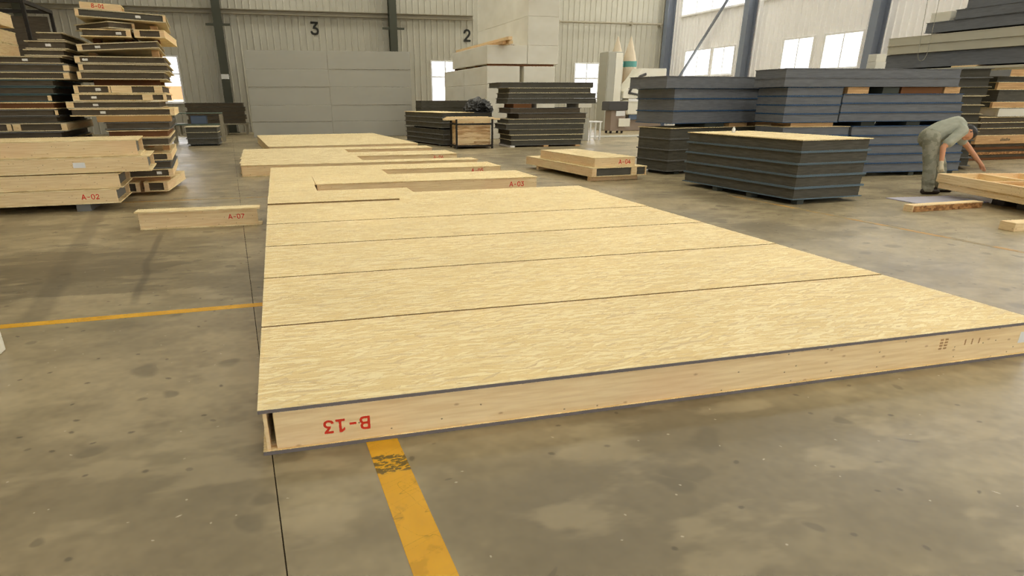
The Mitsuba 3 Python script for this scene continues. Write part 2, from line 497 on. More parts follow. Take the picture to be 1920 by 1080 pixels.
ribbed_wall('wall_right', YF, YB, RIGHT_W, 'm_wall_right', 'y')
# the wall on the left and the one behind the camera: unseen window band and gateway added in the latter to light front faces
for nm, bx in (('wall_left', lambda a, b, c, d: box(XL - 0.1, XL, a, b, c, d)), ('wall_front', lambda a, b, c, d: box(a, b, YF - 0.1, YF, c, d))):
    lo, hi = (YF, YB) if nm == 'wall_left' else (XL, XR)
    added_gate = (1.0, 4.5)
    if nm == 'wall_left':
        put(None, nm, bx(lo, hi, 0, 5.3), 'm_wall_back', kind='structure')
    else:
        put(None, nm, bx(lo, added_gate[0], 0, 5.3), 'm_wall_back', kind='structure')
        put(nm, 'sheet', bx(added_gate[1], hi, 0, 5.3), 'm_wall_back')
        put(nm, 'sheet', bx(added_gate[0], added_gate[1], 4.6, 5.3), 'm_wall_back')
    put(nm, 'sheet', bx(lo, hi, 5.301 if nm == 'wall_left' else 7.1, ZR), 'm_wall_back')
    q = lo if nm == 'wall_front' else hi
    while q < hi - 0.5:
        put(nm, 'sheet', bx(q, min(q + 1.5, hi), 5.3, 7.1), 'm_wall_back')
        q += 7.5

wn = 0


def window(axis, a0, a1, z0, z1, mull, trans=None):
    """White frame with mullions, one pane of glass per opening."""
    global wn
    wn += 1
    key = numbered(f'window_{wn}')

    def bar(p0, p1, q0, q1, d0=-0.05, d1=0.04):
        return box(p0, p1, YB + d0, YB + d1, q0, q1) if axis == 'x' else box(XR + d0, XR + d1, p0, p1, q0, q1)
    w = 0.06
    fr = [bar(a0, a1, z0, z0 + w), bar(a0, a1, z1 - w, z1), bar(a0, a0 + w, z0 + w, z1 - w), bar(a1 - w, a1, z0 + w, z1 - w)]
    scene[key] = mikit.ply(cat_(*fr), 'm_white_frame')
    labels[key] = {'kind': 'structure'}
    put(key, 'sill', bar(a0 - 0.05, a1 + 0.05, z0 - 0.04, z0, -0.12, -0.04), 'm_white_frame')
    xs = [a0 + w] + [a0 + (a1 - a0) * q for q in mull] + [a1 - w]
    zs = [z0 + w] + ([trans] if trans else []) + [z1 - w]
    for q in xs[1:-1]:
        put(key, 'mullion', bar(q - 0.025, q + 0.025, z0 + w, z1 - w, -0.03, 0.02), 'm_white_frame')
    if trans:
        put(key, 'transom', bar(a0 + w, a1 - w, trans - 0.03, trans + 0.03, -0.035, 0.025), 'm_white_frame')
    for x0, x1 in zip(xs[:-1], xs[1:]):
        for q0, q1 in zip(zs[:-1], zs[1:]):
            v = np.array([(x0, YB - 0.005, q0), (x1, YB - 0.005, q0), (x1, YB - 0.005, q1), (x0, YB - 0.005, q1)] if axis == 'x' else
                         [(XR - 0.005, x1, q0), (XR - 0.005, x0, q0), (XR - 0.005, x0, q1), (XR - 0.005, x1, q1)], float)
            put(key, 'pane', trimesh.Trimesh(v, [[0, 1, 2], [0, 2, 3]], process=False), 'm_pane')


for a0, a1, z0, z1 in BACK_W:
    window('x', a0, a1, z0, z1, (0.5,), z1 - 0.75)
for a0, a1, z0, z1 in RIGHT_W:
    window('y', a0, a1, z0, z1, (0.5,) if z0 < 4 else (0.25, 0.5, 0.75))

# roof with translucent strips
strips = [(-9.0, -7.4), (-1.6, 0.0), (5.6, 7.2), (12.8, 14.4), (20.0, 21.6), (27.2, 28.8), (33.2, 34.6)]
put(None, 'ceiling', box(XL, XR, YF - 0.1, YF, ZR, ZR + 0.08), 'm_roof', kind='structure')
edge = YF
for a, b in strips + [(YB + 0.1, YB + 0.1)]:
    put('ceiling', 'roof_sheet', box(XL - 0.1, XR + 0.1, edge, a, ZR, ZR + 0.08), 'm_roof')
    edge = b
SKY_X = [(-5.5, -3.5), (-1.0, 3.0), (5.0, 9.0), (11.0, 15.0), (15.6, 20.4)]
for i, (a, b) in enumerate(strips):
    xe = XL - 0.1
    for x0, x1 in SKY_X + [(XR + 0.1, XR + 0.1)]:
        put('ceiling', 'roof_sheet', box(xe, x0, a, b, ZR, ZR + 0.08), 'm_roof')
        xe = x1
    for x0, x1 in SKY_X:
        wn += 1
        v = np.array([(x0, a, ZR + 0.02), (x1, a, ZR + 0.02), (x1, b, ZR + 0.02), (x0, b, ZR + 0.02)], float)
        struct(f'window_{wn}', trimesh.Trimesh(v, [[0, 2, 1], [0, 3, 2]], process=False), 'm_skylight')


# columns, girts, brace
def h_column(x, y, m, axis, label, w=0.35, d=0.42, tag=False):
    k = thing('steel_column', label, 'column', 'steel columns along the walls')
    t = 0.02
    if axis == 'x':
        put(k, 'inner_flange', box(x - w / 2, x + w / 2, y - d, y - d + t, 0, ZR), m)
        put(k, 'web', box(x - 0.01, x + 0.01, y - d + t, y - t, 0, ZR), m)
        put(k, 'outer_flange', box(x - w / 2, x + w / 2, y - t, y, 0, ZR), m)
        for s in (-1, 1):
            put(k, 'bracket', box(x + s * (w / 2 + 0.17) - 0.17, x + s * (w / 2 + 0.17) + 0.17, y - d, y - d + 0.08, 4.45, 4.54), 'm_steel')
        if tag:
            put(k, 'paper_notice', box(x - 0.17, x + 0.17, y - d - 0.006, y - d - 0.001, 2.3, 2.5), 'm_paper')
    else:
        put(k, 'inner_flange', box(x - d, x - d + t, y - w / 2, y + w / 2, 0, ZR), m)
        put(k, 'web', box(x - d + t, x - t, y - 0.01, y + 0.01, 0, ZR), m)
        put(k, 'outer_flange', box(x - t, x, y - w / 2, y + w / 2, 0, ZR), m)
    put(k, 'base_plate', box(x - 0.3, x + 0.3, y - 0.5, y + 0.1, 0, 0.02) if axis == 'x' else box(x - 0.6, x, y - 0.25, y + 0.25, 0, 0.02), m)


h_column(-9.75, 35.74, 'm_steel', 'x', 'dark steel column on the back wall behind the rack at the left edge')
h_column(-2.0, 35.74, 'm_steel', 'x', 'dark steel column with a white notice, left of the standing grey sheets', tag=True)
h_column(5.85, 35.74, 'm_steel', 'x', 'dark steel column rising behind the right end of the standing grey sheets')
h_column(20.8, 35.6, 'm_steel_lit', 'y', 'pale blue-grey steel column in the corner of the back wall')
h_column(20.8, 28.8, 'm_steel_lit', 'y', 'blue-grey steel column between the two pairs of small windows')
h_column(20.8, 21.5, 'm_steel_lit', 'y', 'blue-grey steel column right of the second pair of small windows')


def girt(a0, a1, z, axis, label):
    k = thing('steel_girt', label, 'wall girt', 'girts along the walls')
    if axis == 'x':
        put(k, 'web', box(a0, a1, YB - 0.10, YB - 0.06, z, z + 0.2), 'm_girt')
        put(k, 'upper_flange', box(a0, a1, YB - 0.24, YB - 0.10, z + 0.17, z + 0.2), 'm_girt')
        put(k, 'lower_flange', box(a0, a1, YB - 0.24, YB - 0.10, z, z + 0.03), 'm_girt')
    else:
        put(k, 'web', box(XR - 0.10, XR - 0.06, a0, a1, z, z + 0.2), 'm_girt')
        put(k, 'upper_flange', box(XR - 0.24, XR - 0.10, a0, a1, z + 0.17, z + 0.2), 'm_girt')


girt(-15.9, 9.9, 4.98, 'x', 'long horizontal steel girt on the back wall above the numbers 3 and 2')
pp = thing('steel_pipe', 'thin grey pipe along the back wall right of the white foam blocks', 'pipe')
put(pp, 'pipe', tube([(10.5, 35.75, 5.02), (15, 35.75, 5.02), (20.3, 35.75, 5.02)], 0.05), 'm_girt')
for x in (14.4, 18.5, 20.2):
    put(pp, 'clip', box(x - 0.04, x + 0.04, 35.7, 35.96, 4.93, 5.11), 'm_girt')
br = thing('diagonal_brace', 'grey diagonal brace crossing in front of the leftmost pair of right-wall windows', 'brace')
put(br, 'rod', beam_between((20.55, 34.9, 1.6), (20.55, 29.4, 6.6), 0.09, 0.09), 'm_steel_lit')
for q in ((20.55, 34.9, 1.6), (20.55, 29.4, 6.6)):
    put(br, 'gusset_plate', box(q[0] - 0.01, q[0] + 0.25, q[1] - 0.14, q[1] + 0.14, q[2] - 0.14, q[2] + 0.14), 'm_steel_lit')

# painted bay numbers on the back wall (flat board letters)
for t, x in (('3', 2.23), ('2', 9.62)):
    k = thing('bay_number', 'dark numeral three painted on the back wall above the grey sheets' if t == '3' else 'dark numeral two painted on the back wall left of the foam blocks', 'number')
    lettering(k, t, 0.52, frame(x, YB - 0.036, 4.48 if t == '3' else 4.32), 'm_number', 'digit', 0.004)


# floor lines: thin coats of paint
def strip(name, pts, w, m, label):
    a, b = np.array(pts[0], float), np.array(pts[1], float)
    d = (b - a) / np.linalg.norm(b - a)
    s = np.array([-d[1], d[0]]) * w / 2
    q = Polygon([a + s, b + s, b - s, a - s])
    mm = trimesh.creation.extrude_polygon(q, 0.0012, engine='earcut')
    mm.apply_translation((0, 0, 0.0002))
    solo(name, mm, m, label, 'floor line')


strip('floor_line', [(0.385, 0.6), (0.29, 3.2)], 0.145, 'm_floor_paint', 'broad yellow line painted on the concrete in front of the deck, with a scraped patch')
strip('floor_line', [(-6.5, 5.02), (-0.05, 5.235)], 0.10, 'm_floor_paint', 'yellow line painted across the floor to the left side of the deck')
strip('floor_line', [(-6.5, 11.62), (-0.25, 11.62)], 0.07, 'm_worn_paint', 'thin worn yellow line on the floor in front of the tall left stack')
strip('floor_line', [(6.95, 9.6), (7.32, 2.5)], 0.08, 'm_worn_paint', 'faint orange line worn into the floor between the deck and the worker')

# ------------------------------------------------------------------ the deck of floor panels
DK = 'OSB topped panels of the long deck'
TK = 0.016


def deck(label, x0, x1, y0, y1, z=0.0, H=0.22, rim=('front',), osb='m_osb', yaw=0.0, front_edge=False, text=None, gap=0.012, band='m_edge_seal', ch=0.003, core='m_foam'):
    k = thing('deck_panel', label, 'floor panel', DK)
    gp = gap
    M = frame(x0, y0, z, yaw)
    W, D = x1 - x0, y1 - y0 - gp
    e = 0.004 if front_edge else 0.0
    put(k, 'bottom_skin', box(0, W, e, D, 0, TK, M, 0), osb)
    put(k, 'top_skin', box(0, W, e, D, H - TK, H, M, 0 if front_edge else ch), osb)
    if front_edge:
        put(k, 'edge_band', box(0, W, 0, e, H - TK, H - 0.001, M), band, label='sealed edge of the top board')
        put(k, 'edge_band', box(0, W, 0, e, 0, TK, M), band, label='sealed edge of the bottom board')
    lo, hi = TK, H - TK
    put(k, 'foam_core', box(0.075, W - 0.05, 0.06, D - 0.03, lo, hi, M), core)
    put(k, 'end_plate', box(0.018, 0.034, 0.012, D - 0.02, lo, hi, M, 0), 'm_timber', label='pale end strip set in from the edge')
    put(k, 'end_board', box(W - 0.049, W - 0.012, 0.061, D - 0.02, lo, hi, M), 'm_timber')
    if 'front' in rim:
        put(k, 'rim_board', box(0.06 if band == 'm_edge_seal' and front_edge else 0.0345, W - 0.012, 0.014, 0.06, lo, hi, M, ch), 'm_timber')
    if front_edge and 'front' in rim and band == 'm_edge_seal':
        put(k, 'sealing_strip', box(0.06, W - 0.012, 0.0105, 0.0139, hi - 0.005, hi, M), 'm_paper', label='thin white strip under the top board')
    if text:
        A = np.eye(4)
        A[:3, 3] = (text[1], 0.014, H / 2 + text[4])
        if text[3]:
            A[0, 0], A[2, 2] = -1, -1
        lettering(k, text[0], text[2], M @ A, label='red stencilled number')
    return k


y0 = 2.745
f1 = deck('front panel of the big deck, edge board stencilled B-13 upside down', -0.219, 4.303, y0, y0 + 1.2, gap=0.016, front_edge=True, text=('B-13', 0.375, 0.062, True, -0.014))
Mf = frame(-0.219, y0, 0)
for x in (3.795, 3.83, 3.984, 4.036, 4.09):
    for j in range(4 if x < 3.9 else 1):
        w, h = (0.022, 0.011) if x < 3.9 else (0.008, 0.045)
        put(f1, 'stamp_mark', box(x - 0.012, x - 0.012 + w, 0.0128, 0.0141, 0.105 + j * 0.018 - (0 if x < 3.9 else -0.01), 0.105 + j * 0.018 + h, Mf), 'm_brown_ink')
put(f1, 'paper_label', box(4.40, 4.47, 0.0125, 0.0139, 0.085, 0.155, Mf), 'm_paper')
deck('second panel of the big deck counted from the B-13 front edge', -0.219, 4.305, y0 + 1.2, y0 + 2.4, front_edge=True, H=0.2218, band='m_seam_edge')
deck('third panel of the big deck counted from the B-13 front edge', -0.219, 4.307, y0 + 2.4, y0 + 3.6, front_edge=True, H=0.2240, band='m_seam_edge')
deck('fourth panel of the big deck counted from the B-13 front edge', -0.219, 4.309, y0 + 3.6, y0 + 4.8, front_edge=True, H=0.2265, band='m_seam_edge')
deck('fifth panel of the big deck, ending at the raised lip on its left', -0.219, 4.312, y0 + 4.8, 8.98, front_edge=True, H=0.2290, band='m_seam_edge')
deck('sixth deck panel on the right, its far edge ending at the open gap', 1.462, 4.345, 8.98, 9.74, H=0.229)
deck('short deck panel on the left, standing slightly proud with a dark lip', -0.219, 1.458, 8.99, 9.76, H=0.246, front_edge=True, band='m_seam_edge')
deck('narrow deck panel along the front edge of the trough', -0.219, 1.80, 9.76, 10.36)
deck('small square deck piece at the left end of the trough', -0.219, 0.47, 10.36, 11.19)
deck('deck filler at the left of the panel stencilled A-03', -0.215, 0.49, 11.19, 12.38)
deck('long panel with its face stencilled A-03 behind the trough', 0.495, 4.23, 11.19, 12.38, text=('A-03', 3.36, 0.075, False, 0.0))
deck('deck panel between the A-03 panel and the next long one', -0.21, 1.83, 12.38, 13.29)
deck('long panel behind the A-03 panel, its face stencilled A-05', -0.205, 4.24, 13.29, 14.28, text=('A-05', 3.95, 0.07, False, 0.036))
deck('narrow deck strip at the step where the deck widens to the left', -0.80, 4.22, 14.93, 15.5, osb='m_osb_far')
deck('left deck panel behind the step', -0.84, 1.74, 15.5, 16.70, osb='m_osb_far')
deck('long deck panel two fingers behind the A-03 panel with faint red print', -0.88, 4.20, 16.70, 17.95, osb='m_osb_far', text=('A-06', 4.6, 0.07, False, 0.036))
deck('left deck panel between the two farthest long fingers', -0.90, 1.68, 17.95, 19.05, osb='m_osb_far')
deck('farthest long finger panel of the comb-shaped deck', -0.92, 4.08, 19.05, 19.95, osb='m_osb_far')
for i, nm in enumerate(('nearest', 'second', 'third', 'farthest')):
    deck(f'far deck panel before the grey sheets, {nm} of four', -0.28 - 0.115 * i, 4.02 - 0.115 * i, 20.45 + 1.7 * i, 22.15 + 1.7 * i, osb='m_osb_far', H=0.24, yaw=0.068)

# ------------------------------------------------------------------ stacks
def name_nth(i, n):
    return 'topmost' if i == n - 1 and n > 1 else ORD[min(i, 12)]


def battens(k_label, M, xs, D, h, m='m_dark_block', w=0.09, name='spacer_batten', group=None):
    for i, x in enumerate(xs):
        solo(name, box(x - w / 2, x + w / 2, 0.03, D - 0.05, 0, h, ext(M)), m, k_label % ('left', 'right', 'middle')[min(i, 2)], 'batten', group)


# S1: five dark panels with OSB top, before the worker
M1 = frame(7.174, 8.39, 0, 0.06)
gS1 = 'dark panels of the front right stack'
for i, (x, y, w) in enumerate(((0.12, 0.03, 'right front'), (0.02, 1.75, 'left rear'), (0.02, 0.9, 'left front'))):
    solo('support_block', box(x, x + 0.12, y, y + 0.12, 0, 0.068, ext(M1, 0, 0, 0)), 'm_dark_block', f'dark green block under the {w} of the front right dark stack', 'block', 'blocks under the front right stack')
solo('support_block', box(1.1, 1.25, 0.9, 1.8, 0, 0.068, M1), 'm_dark_block', 'long dark block under the hidden side of the front right dark stack', 'block', 'blocks under the front right stack')
H1 = 0.1655
for i in range(5):
    panel(f'dark grey panel with blue-grey lips, {name_nth(i, 5)} of the front right stack' + (' and covered with OSB' if i == 4 else ''), ext(M1, 0.004 * (i % 2), 0.005 * (i % 3), 0.07 + i * (H1 + 0.001)),
          1.317, 2.72, H1, gS1, skin='m_skin_blue', core='m_foam', ov=0.035, ovs=0.035, top='m_osb_far' if i == 4 else '', tk=0.013)
solo('drink_bottle', lathe([(0, 0.905), (0.03, 0.905), (0.03, 0.96), (0.012, 0.985), (0.012, 1.0), (0, 1.0)], 7.55, 10.55, 12), 'm_white_frame', 'tiny white bottle standing on the OSB top of the front right stack', 'bottle', smooth=30)

# S2: behind it
M2 = frame(7.62, 12.70, 0, 0.16)
gS2 = 'dark panels of the stack left behind the front right stack'
for j, x in enumerate((0.25, 1.3, 2.5)):
    solo('support_block', box(x, x + 0.12, 0.05, 0.9, 0, 0.058, M2), 'm_dark_block', f'dark batten under the second dark stack, {("left", "middle", "right")[j]}', 'block', 'battens under the second dark stack')
for i in range(4):
    panel(f'dark panel, {name_nth(i, 9)} of the stack behind the OSB-topped front right stack', ext(M2, 0, 0, 0.06 + i * 0.2095), 2.75, 1.06, 0.208, gS2, skin='m_skin_grey', core='m_foam', ov=0.03, ovs=0.03, tk=0.012,
          top='m_osb_far' if i == 3 else '')
for j, (x, m) in enumerate(((0.9, 'm_dark_block'), (1.55, 'm_timber_warm'), (2.3, 'm_timber_warm'))):
    solo('spacer_batten', box(x, x + 0.5, 0.02, 0.95, 0.899, 0.975, M2), m, f'flat batten between the halves of the second dark stack, {("leftmost dark one", "pale middle one", "pale right one")[j]}', 'batten', 'battens in the second dark stack')
for i, (h, o) in enumerate(((0.235, 0.0), (0.225, 0.0), (0.19, -0.02), (0.215, -0.28))):
    z = 0.976 + sum((0.236, 0.226, 0.191, 0.216)[:i])
    panel(f'dark panel, {("fifth from the bottom", "sixth from the bottom", "seventh from the bottom", "wide topmost")[i]} of the stack behind the OSB-topped front right stack', ext(M2, o, -0.02 + (-0.05 if i == 3 else 0), z),
          3.3 - o, 1.2, h, gS2, skin='m_skin_navy' if i < 3 else 'm_foam_glare', core='m_foam_glare', ov=0.018, ovs=0.02, tk=0.012)

# C: long right stack behind the worker
MC = frame(13.414, 11.0, 0, -0.10)
gC = 'dark panels of the long right stack behind the worker'
for j, x in enumerate((-2.3, -1.2, -0.3)):
    solo('support_block', box(x, x + 0.12, 0.03, 0.9, 0, 0.074, MC), 'm_dark_block', f'dark batten under the long right stack, {("left", "middle", "right")[j]}', 'block', 'battens under the long right stack')
for i in range(5):
    panel(f'blue-grey panel, {ORD[i]} of the long stack behind the worker', ext(MC, -2.62 - 0.02 * i, 0, 0.075 + i * 0.174), 2.56, 1.0, 0.173, gC, skin='m_skin_navy', core='m_foam_glare', ov=0.025, ovs=0.006, tk=0.012)
for j, x in enumerate((-2.5, -1.5, -0.6)):
    solo('spacer_batten', box(x, x + 0.3, 0.05, 0.9, 0.947, 1.02, MC), 'm_dark_block', f'dark batten halfway up the long right stack, {("left", "middle", "right")[j]}', 'batten', 'battens halfway up the long right stack')
for i in range(3):
    panel(f'blue-grey panel, {ORD[i + 5]} of the long stack behind the worker', ext(MC, -3.03, 0, 1.022 + i * 0.165), 2.70 - 0.04 * i, 1.0, 0.164, gC, skin='m_skin_navy', core='m_foam_glare', ov=0.02, ovs=0.006, tk=0.012)
for j, (x, w, m) in enumerate(((-2.95, 0.45, 'm_timber_warm'), (-2.2, 0.35, 'm_dark_block'), (-1.8, 0.9, 'm_rust_board'), (-0.85, 0.35, 'm_timber_warm'))):
    solo('spacer_batten', box(x, x + w, 0.03, 0.9, 1.518, 1.632, MC), m, f'block under the two long top panels of the right stack, {("leftmost", "dark second", "rust-brown third", "rightmost")[j]}', 'batten', 'blocks under the long top panels')
gC2 = 'dark panels of the narrow stack between the right stacks'
for j, x in enumerate((-4.0, -3.35)):
    solo('support_block', box(x, x + 0.12, 0.03, 0.9, 0, 0.099, MC), 'm_dark_block', f'hidden batten under the narrow dark stack between the two long ones, {("left", "right")[j]}', 'block', 'battens under the narrow dark stack')
for i in range(5):
    panel(f'dark panel, {ORD[i]} of the narrow stack wedged between the long right stacks', ext(MC, -4.14, 0.05, 0.10 + i * 0.169), 1.42, 1.0, 0.168, gC2, skin='m_skin_navy', core='m_foam_glare', ov=0.02, ovs=0.004, tk=0.012, top='m_osb_far' if i == 4 else '')
solo('spacer_batten', box(-4.0, -3.1, 0.06, 0.7, 0.946, 1.012, MC), 'm_timber_warm', 'orange-brown board lying halfway up the narrow stack between the right stacks', 'batten')
for i in range(4):
    panel(f'dark panel, {ORD[i + 5]} of the narrow stack wedged between the long right stacks', ext(MC, -4.2, 0.02, 1.014 + i * 0.155), 1.16, 1.0, 0.1535, gC2, skin='m_skin_navy', core='m_foam_glare', ov=0.015, ovs=0.004, tk=0.012)
for i in range(2):
    panel(f'long grey panel, {("lower", "upper")[i]} of the two spanning the top of both right stacks', ext(MC, -4.32, -0.01, 1.637 + i * 0.156), 3.74 - 0.02 * i, 1.05, 0.154, gC, skin='m_foam_glare', core='m_foam_glare', ov=0.012, ovs=0.012, tk=0.012)
for i in range(2):
    solo('foam_offcut', box(-2.30, -2.08, 0.25 + 0.02 * i, 0.5, 1.9485 + i * 0.132, 1.9485 + i * 0.132 + 0.13, MC, 0.004), 'm_eps', f'small white foam offcut on the long right stack, {("lower", "upper")[i]} of two', 'foam offcut', 'foam offcuts on the right stack')

# C3: stack whose left side and white lips show right of the long stack
M3 = frame(14.38, 11.62, 0, 0.84)
gC3 = 'dark panels with white lips right of the long stack'
solo('support_block', box(0.1, 1.1, 0.2, 0.35, 0, 0.074, M3), 'm_dark_block', 'dark batten under the stack with white lips, near one', 'block', 'battens under the white-lipped stack')
solo('support_block', box(0.1, 1.1, 1.2, 1.35, 0, 0.074, M3), 'm_dark_block', 'dark batten under the stack with white lips, far one', 'block', 'battens under the white-lipped stack')
for i in range(11):
    panel(f'dark panel, {name_nth(i, 11)} of the corner-on stack right of the long one', ext(M3, 0.015 * ((i * 7) % 3), 0.02 * ((i * 5) % 4), 0.075 + i * 0.175), 1.15, 1.6, 0.174, gC3, skin='m_skin_pale' if i in (4, 5, 6, 7, 8) else 'm_skin_grey', core='m_foam', ov=0.05, ovs=0.05, tk=0.012,
          paper=None)

# E: tall load of pale and dark boards above it, running out of the picture
ME = frame(14.40, 10.4, 0)
gE = 'boards loaded on top of the right stacks'
zE = 2.002
solo('cover_board', box(-0.05, 1.25, 0.0, 4.35, zE, zE + 0.045, ME), 'm_eps_grey', 'thin pale board under the tall load at the upper right', 'board', gE)
solo('cover_board', box(-0.02, 0.55, 1.7, 2.3, zE + 0.046, zE + 0.075, ME), 'm_timber', 'short pale offcut on the thin board of the upper right load', 'board', gE)
solo('spacer_batten', box(0.1, 1.0, 3.4, 3.55, zE + 0.046, zE + 0.075, ME), 'm_dark_block', 'dark far batten under the upper right load', 'batten', gE)
panel('dark panel under the two pale boards at the upper right', ext(ME, 0.0, 0.0, zE + 0.076), 1.2, 4.25, 0.30, gE, skin='m_foam_glare', core='m_foam_glare', ov=0.01, ovs=0.012, tk=0.012)
for i in range(2):
    panel(f'thick pale grey board, {("lower", "upper")[i]} of two at the upper right', ext(ME, -0.05 - 0.02 * i, -0.1, 2.385 + i * 0.176), 1.25, 4.22, 0.174, gE, name='foam_board', skin='m_eps_grey', core='m_eps_grey', ov=0.006, ovs=0.006, tk=0.012)
solo('spacer_batten', box(0.1, 1.0, 3.0, 3.12, 2.736, 2.776, ME), 'm_white_frame', 'white far batten on the pale boards at the upper right', 'batten', gE)
solo('spacer_batten', box(0.1, 1.0, 0.6, 0.72, 2.736, 2.776, ME), 'm_white_frame', 'white near batten on the pale boards at the upper right', 'batten', gE)
panel('dark panel lying on the two pale boards at the upper right', ext(ME, 0.02, -0.2, 2.777), 1.2, 3.45, 0.21, gE, skin='m_foam_glare', core='m_foam_glare', ov=0.01, ovs=0.012, tk=0.012)
panel('dark panel second above the pale boards at the upper right', ext(ME, 0.0, -0.2, 2.989), 1.2, 2.75, 0.19, gE, skin='m_foam_glare', core='m_foam_glare', ov=0.01, ovs=0.012, tk=0.012)
panel('dark panel topmost at the upper right corner of the picture', ext(ME, 0.02, -0.2, 3.181), 1.2, 2.55, 0.19, gE, skin='m_foam_glare', core='m_foam_glare', ov=0.01, ovs=0.012, tk=0.012)
solo('foam_offcut', box(0.06, 0.9, 2.70, 3.2, 2.99, 3.18, ME, 0.004), 'm_eps', 'pale foam block at the far end of the dark panels at the upper right', 'foam offcut')

# D: mixed pile at the right edge
MD = frame(16.45, 13.4, 0)
gD = 'mixed boards of the pile at the right edge'
rows = [('brown sheet pile', -0.05, 0.0, 0.06, 'm_rust_board'), ('dark brown sheet', 0.1, 0.06, 0.13, 'm_foam_brown'), ('brown board', -0.03, 0.13, 0.19, 'm_chip'), ('dark sheet', 0.05, 0.19, 0.25, 'm_foam_brown'),
        ('brown plywood sheet', 0.0, 0.25, 0.31, 'm_rust_board'), ('dark board', 0.15, 0.31, 0.38, 'm_foam_brown')]
for i, (nm, x, z0, z1, m) in enumerate(rows):
    solo('board', box(x, 2.6, 0.03 * (i % 2), 2.0, z0, z1 - 0.001, MD, 0.004), m, f'{nm} at the floor of the right edge pile, {ORD[i]} board', 'board', gD)
kb = thing('bowed_board', 'long yellowish bowed board with dark print in the pile at the right edge', 'board', gD)
put(kb, 'board', box(0.05, 2.6, -0.02, 1.5, 0.38, 0.575, MD, 0.01), 'm_timber_warm')
for q in range(7):
    put(kb, 'print_mark', box(0.86 + 0.045 * q, 0.886 + 0.045 * q, -0.0215, -0.0205, 0.45, 0.45 + (0.05, 0.07, 0.05, 0.05, 0.07, 0.05, 0.05)[q], MD), 'm_foam_brown')
D_rows = [('dark panel with pale lips', 0.06, 0.576, 0.75, 'foam_brown', ''), ('dark brown panel', 0.1, 0.751, 0.87, 'foam_brown', ''), ('brown panel', 0.04, 0.871, 1.005, 'foam_brown', ''),
          ('white-faced panel', 0.56, 1.006, 1.205, 'eps', 'm_eps'), ('pale timber framed panel', 0.30, 1.206, 1.345, 'foam', 'm_timber_warm'), ('dark grey panel', 0.38, 1.346, 1.61, 'foam', ''),
          ('pale timber faced panel', 0.30, 1.611, 1.78, 'foam', 'm_timber_warm'), ('pale grey board', 0.22, 1.781, 1.90, 'foam', '')]
for i, (nm, x, z0, z1, c, r) in enumerate(D_rows):
    panel(f'{nm} in the right edge pile, {("first", "second", "third", "fourth", "fifth", "sixth", "seventh", "eighth")[i]} above the bowed board', ext(MD, x, 0.0, z0), 2.2, 2.0, z1 - z0, gD, skin='m_osb_far' if i % 2 == 0 else 'm_skin_grey',
          core='m_' + c, rim=('front',) if r else (), rim_m=r or 'm_timber', ov=0.03, ovs=0.05, tk=0.012)
panel('lilac-grey panel lying across the top of the right edge pile', ext(MD, -0.62, -0.1, 1.901), 1.1, 1.6, 0.22, gD, skin='m_skin_grey', core='m_foam', rim=('front',), rim_m='m_skin_grey', ov=0.01)
panel('pale timber panel at the top right of the right edge pile', ext(MD, 0.5, -0.05, 1.901), 1.6, 1.6, 0.2, gD, rim=('front',), rim_m='m_timber_warm', ov=0.01)

# small stack of two panels in the middle of the floor
MSL = frame(5.616, 11.98, 0, 0.075)
for j, (y, nm) in enumerate(((0.15, 'near'), (2.5, 'far'))):
    solo('support_block', box(0.05, 1.1, y, y + 0.1, 0, 0.085, MSL), 'm_timber', f'pale batten under the small two-panel stack, {nm} one', 'block', 'battens under the two-panel stack')
panel('lower panel of the small pale stack, with open dark end bays', ext(MSL, 0, 0, 0.086), 1.206, 3.07, 0.165, 'panels of the small two-panel stack', skin='m_osb_far', rim=('left',), ov=0.03, ovs=0.025, studs=((0.02, 0.10), (0.86, 0.98), (1.17, 1.19)), tk=0.014)
panel('upper panel of the small pale stack, end stencilled A-04', frame(5.69, 12.05, 0.2525, 0.085), 0.90, 2.37, 0.17, 'panels of the small two-panel stack', skin='m_osb_far', rim=('front', 'left'), ov=0.01, text=('A-04', 0.66, 0.075), tk=0.012)

# K: stack in the middle distance
MK = frame(7.148, 21.66, 0, -0.035)
gK = 'dark panels of the tall middle stack'
for j, x in enumerate((0.05, 1.2, 2.3)):
    solo('support_block', box(x, x + 0.16, -0.02, 1.3, 0, 0.049, MK), 'm_white_frame' if j == 0 else 'm_timber_warm', f'batten under the tall middle stack, {("white left", "middle", "right")[j]} one', 'block', 'battens under the tall middle stack')
z = 0.05
KR = [(0.06, 2.55, 0.16), (0.06, 2.60, 0.16), (0.0, 2.62, 0.165), (-0.12, 2.61, 0.16), (-0.04, 2.66, 0.155), (0.30, 2.68, 0.165), (0.02, 2.45, 0.16)]
for i, (a, b, h) in enumerate(KR):
    panel(f'dark panel, {ORD[i]} of the tall stack in the middle distance', ext(MK, a, 0.01 * (i % 3), z), b - a, 1.4, h - 0.001, gK, skin='m_skin_pale' if i in (2, 4, 1) else 'm_skin_grey', core='m_foam_brown' if i in (5, 6) else 'm_foam', ov=0.03, ovs=0.04, tk=0.014)
    z += h
for x, w, nm in ((0.15, 0.6, 'brown left'), (0.92, 0.6, 'white middle'), (2.35, 0.45, 'white right')):
    solo('spacer_batten', box(x, x + w, 0.0, 1.1, z, z + 0.12, MK), 'm_rust_board' if 'brown' in nm else 'm_eps', f'{nm} block in the gap of the tall middle stack', 'batten', 'blocks in the gap of the tall middle stack')
z += 0.121
